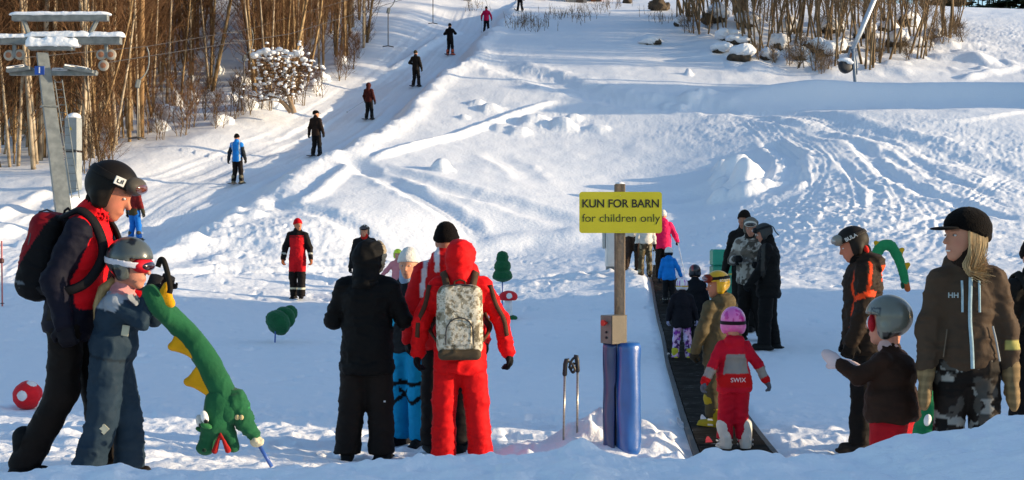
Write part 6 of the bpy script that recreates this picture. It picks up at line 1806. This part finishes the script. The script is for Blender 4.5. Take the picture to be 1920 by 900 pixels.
def p_dots(V, C, q): return mixc(mixc(C, (np.sin(q[:, 0] * 70) * np.sin(q[:, 1] * 70 + 1) > 0.45) & (q[:, 2] > 0.0), 'b878b8'), np.abs(q[:, 2] + 0.01) < 0.01, 'c8a030')
def p_flat(V, C, fr): return C
person('child in white flowery helmet and purple flowered trousers on the belt', pos=(xat(1279, 19.0), 19.0), h=1.10, head_scale=1.2, face=0, jacket='14131a', trousers='c9b8d8', boots='b8b030', hat='helmet', hat_col='e2dcdc', hpaint=p_dots, tpaint=p_floral, gloves='8a88a0', arm_l=((0.0, 0.10, -0.26), (0.04, 0.03, -0.22)), arm_r=((0.0, 0.10, -0.26), (0.04, 0.05, -0.22)), leg_l=((0.01, 0.12, 0.49), (-0.01, 0.15, 0.10)), leg_r=((0.01, 0.12, 0.49), (-0.01, 0.15, 0.10)), fat=1.2, baggy=0.95, res=0.0125, seed=141, eyes=False, skis=dict(len=0.9, col='c8c4c0'), boot_big=1.25, hem=0.74)
person('child in black with glossy dark helmet, next to the flowery helmet on the belt', pos=(xat(1303, 20.0), 20.0), h=1.16, head_scale=1.2, face=-4, jacket='101218', trousers='14161c', boots='1c1c1c', hat='helmet', hat_col='1a1a1e', hpaint=lambda V, C, q: mixc(C, (np.abs(q[:, 1] - 0.05) < 0.02) & (q[:, 2] > 0.03), '8a2a22'), glossy=True, fat=1.2, gloves='a890b0', res=0.0135, seed=151, eyes=False, skis=dict(len=0.9, col='a8a8b0'), boot_big=1.25)
def p_ylogo(V, C, q): return mixc(C, (np.abs(q[:, 2] - 0.045) < 0.018), '15120c')
r, fr = person('boy in khaki jacket and yellow helmet looking sideways on the belt', pos=(xat(1351, 12.5), 12.5), h=1.40, head_scale=1.12, face=38, turn=62, nod=4, jacket='5c5038', trousers='4f4631', boots='a89018', gloves='2a2418', hat='helmet', hat_col='d8a80c', glossy=True, goggles='up', strap_col='14120e', frame_col='7a2a10', goggle_col='6a2410', hood='down', collar='151312', fat=1.2, baggy=1.15, res=0.0125, seed=161, skin='b87a5c',
       arm_l=((0.03, 0.10, -0.26), (0.08, 0.02, -0.22)), skis=dict(len=0.85, col='c8c8cc'), boot_big=1.25, cuff=0.16, hem=0.74)
lt = lettering('lettering', 'SCOTT', 0.030, PAINTED, r, tuple(fr['hc'] + fr['Rh'] @ np.array([-0.03, 0.131, 0.048])), Matrix.to_euler(Matrix((fr['Rh'] @ np.array([[-1, 0, 0], [0, 0, 1], [0, 1, 0]]).T).tolist())), 0.0005, 'd8d4c8')
def p_pinkjacket(V, C, fr):
    q = tq(V, fr)
    C = mixc(C, (q[:, 0] < 0.02) & (q[:, 2] > 1.04) & (q[:, 2] < 1.30) & (np.abs(q[:, 1]) < 0.125 + 0.2 * (1.30 - q[:, 2])), '8d8a84')
    C = mixc(C, (q[:, 0] < 0.06) & (q[:, 2] <= 1.045) & (q[:, 2] > 0.87), 'c41418')
    for sd in (1, -1):
        d, t = arm_q(V, fr, sd)
        C = mixc(C, (d < 0.1) & (t > 1.15) & (t < 1.75) & (np.abs(q[:, 1]) > 0.2), '98948c')
    return C
def p_pinkhelm(V, C, q): return mixc(C, (noise3(q * 34, 5) > 0.25) & (q[:, 2] > 0.02), 'c21f8a')
r, fr = person('child in crimson ski suit with grey panels and pink patterned helmet, nearest on the belt', pos=(xat(1377, 11.0), 11.0), cuff=0.20, h=1.06, head_scale=1.5, face=6, lean=6, turn=-14, jacket='c4142c', trousers='c4142c', boots='d8d4c8', gloves='5a606a', hat='helmet', hat_col='e070b4', glossy=True, hpaint=p_pinkhelm, goggles='eyes', strap_col='1c1016', frame_col='e070b4', hood='down', jpaint=p_pinkjacket,
       arm_l=((-0.05, 0.14, -0.25), (-0.02, 0.10, -0.20)), arm_r=((-0.05, 0.15, -0.24), (0.0, 0.10, -0.20)), leg_l=((0.06, 0.10, 0.46), (0.0, 0.13, 0.12)), leg_r=((0.06, 0.10, 0.46), (0.0, 0.15, 0.12)), fat=1.25, baggy=1.2, res=0.010, seed=171, eyes=False, skis=dict(len=0.9, col='a03040'), boot_big=1.7, wr=1.4, collar='d84878')
lettering('lettering', 'SWIX', 0.05, PAINTED, r, tuple(fr['pel'] + fr['Ru'] @ (np.array([-0.185, 0, 0.03]) * 0.62 / 0.62 * 0.66)), (math.radians(90), 0, math.radians(-90)), 0.0, 'e8d8d8')

# --- three standing to the far side of the belt
def p_snowcamo(V, C, fr): return camo(V, 0.085, ('b0a89c', '6b6258', '8a8278', '4a443c'), 13)
person('man in grey camouflage jacket, helmet and goggles, facing the camera beside the belt', pos=(xat(1408, 20.4), 20.4), h=1.80, face=158, turn=10, nod=14, jacket='b0a89c', trousers='14110f', boots='181512', gloves='101012', hat='helmet', hat_col='6b6458', goggles='up', strap_col='4a443c', frame_col='c8c0b0', goggle_col='302820', jpaint=p_snowcamo,
       arm_r=((0.0, 0.10, -0.25), (0.23, -0.10, 0.02)), arm_l=((0.0, 0.10, -0.25), (0.20, -0.08, -0.04)), leg_l=((0.02, 0.1, 0.49), (-0.02, 0.16, 0.085)), leg_r=((0.02, 0.1, 0.49), (0.02, 0.12, 0.085)), collar='2a2622', fat=1.1, res=0.0165, seed=181, skin='b07a60')
person('man in black with dark beanie, mostly hidden behind the grey camouflage jacket', pos=(xat(1396, 21.6), 21.6), h=1.86, face=150, jacket='15110e', trousers='12100e', boots='14110f', hat='beanie', hat_col='1f1812', res=0.02, seed=191, skin='a06c52')
def p_grsleeve(V, C, fr):
    d, t = arm_q(V, fr, -1); d2, t2 = arm_q(V, fr, 1); q = tq(V, fr)
    return mixc(C, ((d < 0.1) & (t < 1.4) & (np.abs(q[:, 0] - 0.03) < 0.03) | (d2 < 0.1) & (t2 < 1.4) & (np.abs(q[:, 0] - 0.03) < 0.03)) & (np.abs(q[:, 1]) > .14), '3a3834')
def tassel(root, fr):
    hc, Rh = fr['hc'], fr['Rh']
    shape('strap_end', ribbon([hc + Rh @ np.array(p) for p in ((-0.10, 0.03, 0.09), (-0.15, 0.03, 0.06), (-0.17, 0.03, -0.02), (-0.20, 0.03, -0.08))], 0.014, 0.004, hc), BLACKP, root)
r, fr = person('man in black ski suit and grey helmet talking to the camouflage jacket', pos=(xat(1441, 19.5), 19.5), h=1.76, face=70, nod=16, jacket='0f0e0d', trousers='0e0d0d', boots='151413', gloves='0f0f0f', hat='helmet', hat_col='3c3c3a', goggles='up', strap_col='1a1a1a', jpaint=p_grsleeve, collar='151312', arm_l=((0.06, 0.08, -0.26), (0.15, -0.02, -0.20)), arm_r=((0.02, 0.08, -0.27), (0.08, 0.0, -0.25)), leg_l=((0.03, 0.1, 0.49), (0.04, 0.12, 0.085)), leg_r=((0.0, 0.1, 0.49), (-0.06, 0.12, 0.085)), hem=0.72, fat=1.15, baggy=1.12, res=0.0165, seed=201, skin='a87058', boot_big=1.15)
tassel(r, fr)

# --- brown and orange jacket
def p_orange(V, C, fr):
    q = tq(V, fr)
    for sd in (1, -1):
        d, t = arm_q(V, fr, sd)
        C = mixc(C, (d < 0.1) & (np.abs(t - 0.62 - 1.2 * (q[:, 0])) < 0.075) & (np.abs(q[:, 1]) > 0.15), 'e8481c')
        C = mixc(C, (d < 0.1) & (np.abs(q[:, 0] + 0.035 - 0.05 * t) < 0.012) & (t < 0.6) & (np.abs(q[:, 1]) > 0.13), 'e8481c')
    C = mixc(C, (np.abs(np.abs(q[:, 1]) - 0.15) < 0.012) & (q[:, 0] > 0.0) & (q[:, 2] < 1.42) & (q[:, 2] > 0.95), 'd8441c')
    return mixc(C, (q[:, 0] < -0.13) & (q[:, 2] > 1.33) & (q[:, 2] < 1.45) & (np.abs(q[:, 1]) < 0.12), 'f0521c')
r, fr = person('man in brown quilted jacket with orange stripes and black helmet looking down', pos=(xat(1622, 10.9), 10.9), h=1.76, face=82, nod=20, turn=2, lean=2, jacket='2c2118', trousers='17120f', boots='2c2622', gloves='1a1511', hat='helmet', hat_col='1f1a15', goggles='up', strap_col='2a2520', frame_col='8a8478', goggle_col='8a8884', hood='down', jpaint=p_orange, collar='14110f',
       arm_l=((0.03, 0.07, -0.28), (0.09, -0.01, -0.24)), arm_r=((0.03, 0.06, -0.28), (0.08, -0.02, -0.24)), leg_l=((0.03, 0.09, 0.49), (0.05, 0.10, 0.085)), leg_r=((-0.02, 0.10, 0.49), (-0.10, 0.10, 0.085)), hem=0.76, fat=1.12, res=0.0125, seed=211, skin='b8745a', wr=1.5)
hc, Rh = fr['hc'], fr['Rh']
lettering('lettering', 'BULA', 0.042, PAINTED, r, tuple(hc + Rh @ np.array([0.008, 0.116, 0.068])), Matrix.to_euler(Matrix((Rh @ np.array([[-1, 0, 0], [0, -0.35, 0.93], [0, 0.93, 0.35]]).T @ rotm('Z', 8)).tolist())), 0.001, 'cfcac0')
solid('ear_pad', [el(hc + Rh @ np.array([-0.075, 0.072, -0.06]), np.array([0.022, 0.02, 0.035]), Rh)], 'd0281c', CLOTH, r, 0.009, 0.01)

# --- child with the silver helmet
def p_silver(V, C, q):
    C = mixc(C, (q[:, 2] < -0.045) & (q[:, 0] < 0.06) & (np.abs(np.sin(q[:, 0] * 30)) > 0.25), '1a1b1a')
    g = (np.abs(q[:, 0] - 0.035) < 0.030) & (np.abs(q[:, 2] - 0.060) < 0.022) & (q[:, 1] > 0.05)
    gi = (np.abs(q[:, 0] - 0.035) < 0.022) & (np.abs(q[:, 2] - 0.060) < 0.014) & (q[:, 1] > 0.05)
    s = gi & (np.abs(q[:, 2] - 0.060 - 0.35 * (q[:, 0] - 0.035)) < 0.004)
    return mixc(C, (g & ~gi) | s, '202220')
r, fr = person('child in dark brown jacket with big silver helmet, mitten held up', pos=(xat(1674, 8.0), 8.0), h=1.17, head_scale=1.6, face=56, nod=-2, lean=2, jacket='2e1c12', trousers='a8101c', boots='2a1a1a', gloves='c8b4b4', mitten=True, hat='helmet', hat_col='686a60', glossy=True, hpaint=p_silver, hood=None, collar='c8a8a4',
       arm_l=((0.20, 0.05, -0.13), (0.16, -0.02, 0.10)), arm_r=((0.16, 0.05, -0.2), (0.2, -0.02, 0.08)), leg_l=((0.02, 0.12, 0.49), (0.0, 0.14, 0.085)), leg_r=((0.06, 0.12, 0.49), (0.08, 0.14, 0.085)), fat=1.55, baggy=1.6, wide=1.2, res=0.0115, seed=221, hem=0.87, skin='c98a72')

hc, Rh, hs = fr['hc'], fr['Rh'], fr['hs']
g_ = solid('goggle_frame', [el(hc + Rh @ np.array([0.066, 0, -0.004]) * hs, np.array([0.030, 0.094, 0.058]) * hs, Rh)], 'b8202c', MATTE, r, 0.007, 0.01)
solid('goggle_lens', [el(hc + Rh @ np.array([0.078, 0, -0.004]) * hs, np.array([0.028, 0.082, 0.044]) * hs, Rh)], 'c8c0c0', GLASSY, g_, 0.007, 0.01)

# --- woman with the peaked cap
def p_woman(V, C, fr):
    q = tq(V, fr); d, t = arm_q(V, fr, 1)
    return mixc(C, (d < 0.1) & (np.abs(t - 1.35) < 0.10) & (q[:, 1] > 0.2) & (q[:, 0] > 0.02) & (np.abs(q[:, 0] - 0.07) < 0.05), 'a8a05a')
def front_zip(root, pts, w, c, name='zip'):
    """a zip lying on the front of the jacket: pts are (left, up) in the body's own axes"""
    j = [o for o in root.children if o.name.startswith('jacket')][0]
    n = len(j.data.vertices); co = np.zeros(n * 3); j.data.vertices.foreach_get('co', co); co = co.reshape(-1, 3)
    P = []
    for y, z in pts:
        m = (np.abs(co[:, 1] - y) < 0.02) & (np.abs(co[:, 2] - z) < 0.022) & (co[:, 0] > 0)
        P.append(np.array([co[m, 0].max() if m.any() else 0.15, y, z]))
    x = np.array([p[0] for p in P]); x = np.convolve(np.r_[x[0], x, x[-1]], [0.25, 0.5, 0.25], 'valid')
    for p, q in zip(P, x): p[0] = q + 0.002
    shape(name, ribbon(P, w, 0.004, np.mean(P, 0) - np.array([0.4, 0, 0])), MATS_STRAP(c), root, smooth=True)
def p_camo(V, C, fr): return camo(V * np.array([1, 1, 1.3]), 0.095, ('241d18', '8a8880', '4a4640', '15110e'), 23)
def p_plaid(V, C, fr): return C * (0.80 + 0.35 * (np.sin(V[:, 2] * 130) > 0.2) * 1.0 + 0.25 * (np.sin(V[:, 0] * 110 + V[:, 1] * 90) > 0.3))[:, None]
HAIRS = mottled('blonde_hair', (0.32, 0.20, 0.085), (0.62, 0.44, 0.22), 55, 0.42, 0.4, 0, 0.1, 200, 0.001, stretch=(1, 1, 0.06))
def long_hair(root, hp, Rh, hs, up, s):
    R = np.random.default_rng(3); tw = []
    for sd, lo, n in ((1, 1.37, 240),):
        for k in range(n):
            t = R.random(); y = sd * (0.078 + 0.012 * R.random()); x = 0.038 - 0.11 * t
            d = R.normal(0, 0.010, 3)
            P = [hp(x * 0.9, y * 0.90, 0.05), hp(x, y * 1.05, -0.02), hp(x * 0.8 + 0.008, y * 1.08, -0.09) + d * 0.5, hp(x * 0.55 + 0.025, y * 1.0, -0.165) + d, up(0.105 - 0.06 * t + d[0], sd * (0.085 + 0.03 * R.random() - 0.02 * t), lo + 0.12 * t + 0.09 * R.random()) + d * 1.5]
            P = smooth_line3(P, 3)
            tw.append((P, 0.0042, 0.0016))
    v, q = tri_tubes(tw)
    mesh_obj('hair', v, q, HAIRS, root, True)
r, fr = person('blonde woman with black peaked cap, brown jacket and camouflage trousers', pos=(xat(1813, 7.8), 7.8), h=1.70, head_scale=1.16, face=172, turn=-62, nod=-2, tilt=0, jacket='47382b', trousers='241d18', boots='1a1a1a', gloves='7d6848', mitten=True, hat='cap', hat_col='0f0c0b', hood='down', hair=long_hair, jpaint=p_woman, tpaint=p_camo, gpaint=p_plaid, collar='2a201a',
       arm_l=((-0.01, 0.075, -0.28), (0.03, 0.02, -0.26)), arm_r=((0.0, 0.07, -0.28), (0.05, 0.02, -0.26)), fat=0.93, wide=0.88, baggy=0.98, res=0.0105, seed=231, hem=0.89, skin='c48a6e', smile=True)
s_ = fr['s']
front_zip(r, [(0.006 * math.sin(z * 9), z * s_) for z in np.linspace(0.90, 1.42, 20)], 0.010, '9fb6bd')
for o_ in (0.046, -0.046): front_zip(r, [(o_, z * s_) for z in np.linspace(1.22, 1.40, 8)], 0.006, '9fb6bd')
front_zip(r, [(0.125 + 0.20 * (1.12 - z), z * s_) for z in np.linspace(0.94, 1.14, 8)], 0.005, 'a8aaa8')
front_zip(r, [(-0.125 - 0.12 * (1.12 - z), z * s_) for z in np.linspace(0.96, 1.12, 7)], 0.003, '6a5c4c')
lettering('lettering', 'HH', 0.040, PAINTED, r, tuple(fr['pel'] + np.array([0.146, -0.098, 0.375])), (math.radians(78), 0, math.radians(78)), 0.001, '9fa8a4')
r, fr = person('person in black carrying a green backpack, cut off by the picture edge', pos=(xat(1938, 9.35), 9.35), h=1.60, face=-165, jacket='15120f', trousers='0f0e0e', boots='141414', hat='beanie', hat_col='17120f', res=0.014, seed=241, arm_l=((0.0, 0.08, -0.27), (0.02, 0.02, -0.25)), wide=0.95, pack=backpack((0.09, 0.16, 0.25), (-0.22, 0, 1.2), '0f4a30', pocket=False))

# --- skiers on the drag lift, from the bottom up
LIFT = 'skiers riding up the lift track'
def lifter(label, px, d, **k):
    a = dict(res=0.022, eyes=False, face=-22, skis=dict(len=1.55, col='2a2a30'), boot_big=1.2, leg_l=((0.06, 0.11, 0.48), (0.02, 0.15, 0.12)), leg_r=((0.06, 0.11, 0.48), (0.02, 0.15, 0.12)), lean=-4)
    a.update(k)
    return person(label, LIFT, pos=(xat(px, d), d), **a)
lifter('skier in red jacket and bright blue trousers behind the bending man', 252, 41.5, h=1.74, jacket='6b1a1a', trousers='1c6cc0', boots='4a4438', hat='beanie', hat_col='3a1414', jpaint=lambda V, C, fr: mixc(C, tq(V, fr)[:, 2] < 1.0, '3c3626'))
def p_blue(V, C, fr):
    q = tq(V, fr)
    for sd in (1, -1):
        d, t = arm_q(V, fr, sd); C = mixc(C, (d < .1) & (t > 0.35) & (np.abs(q[:, 1]) > .17), '20262c')
    return mixc(C, np.abs(np.abs(q[:, 1]) - 0.14) < 0.02, 'a8b8c4')
lifter('skier in blue and grey jacket, lowest full figure on the lift track', 445, 49, h=1.76, face=-15, jacket='1c78c8', trousers='181212', boots='6a6250', hat='beanie', hat_col='0f0d0d', jpaint=p_blue, arm_l=((0.0, 0.12, -0.27), (0.0, 0.05, -0.26)))
lifter('skier in dark brown jacket and peaked cap on the lift track', 593, 54.5, h=1.80, jacket='231712', trousers='131112', hat='cap', hat_col='14100f', turn=-60, arm_l=((-0.02, 0.10, -0.28), (0.0, 0.04, -0.26)))
r, fr = lifter('skier in maroon jacket with hood up, holding a pole out', 692, 64, h=1.70, jacket='3f1512', trousers='151314', hood='up', hem=0.85, arm_l=((0.02, 0.1, -0.26), (0.12, 0.02, -0.2)))
pole_part(r, fr['wrl'], fr['wrl'] + np.array([-0.25, 0.85, -0.55]))
lifter('skier in black jacket and olive beanie, elbow bent, on the lift track', 780, 71, h=1.84, jacket='1b1613', trousers='131212', hat='beanie', hat_col='3a3424', arm_l=((0.0, 0.17, -0.22), (0.15, -0.10, -0.05)))
lifter('skier in black jacket with both elbows out and orange ski boots', 844, 80, h=1.82, jacket='0f0d0e', trousers='121013', boots='c85a3c', hat='beanie', hat_col='141012', arm_l=((0.02, 0.17, -0.2), (0.2, -0.12, 0.02)), arm_r=((0.02, 0.17, -0.2), (0.2, -0.12, 0.02)), boot_big=1.3)
r, fr = lifter('skier in bright pink jacket with two poles high on the hill', 912, 94, h=1.74, face=-5, jacket='c4124a', trousers='131318', hat='beanie', hat_col='2a1418', arm_l=((0.0, 0.15, -0.24), (0.1, 0.03, -0.22)), arm_r=((0.0, 0.15, -0.24), (0.1, 0.03, -0.22)))
pole_part(r, fr['wrl'], (0.1, 0.36, 0.0)); pole_part(r, fr['wrr'], (0.1, -0.36, 0.0))
person('skier in black near the brow of the hill, head above the picture', pos=(xat(975, 99), 99), h=1.78, face=175, jacket='121116', trousers='101014', hat='helmet', hat_col='151515', res=0.024, eyes=False, leg_l=((0.03, 0.11, 0.48), (0.02, 0.16, 0.12)), leg_r=((0.03, 0.11, 0.48), (0.02, 0.16, 0.12)), skis=dict(len=1.5, col='303036'), boot_big=1.2)
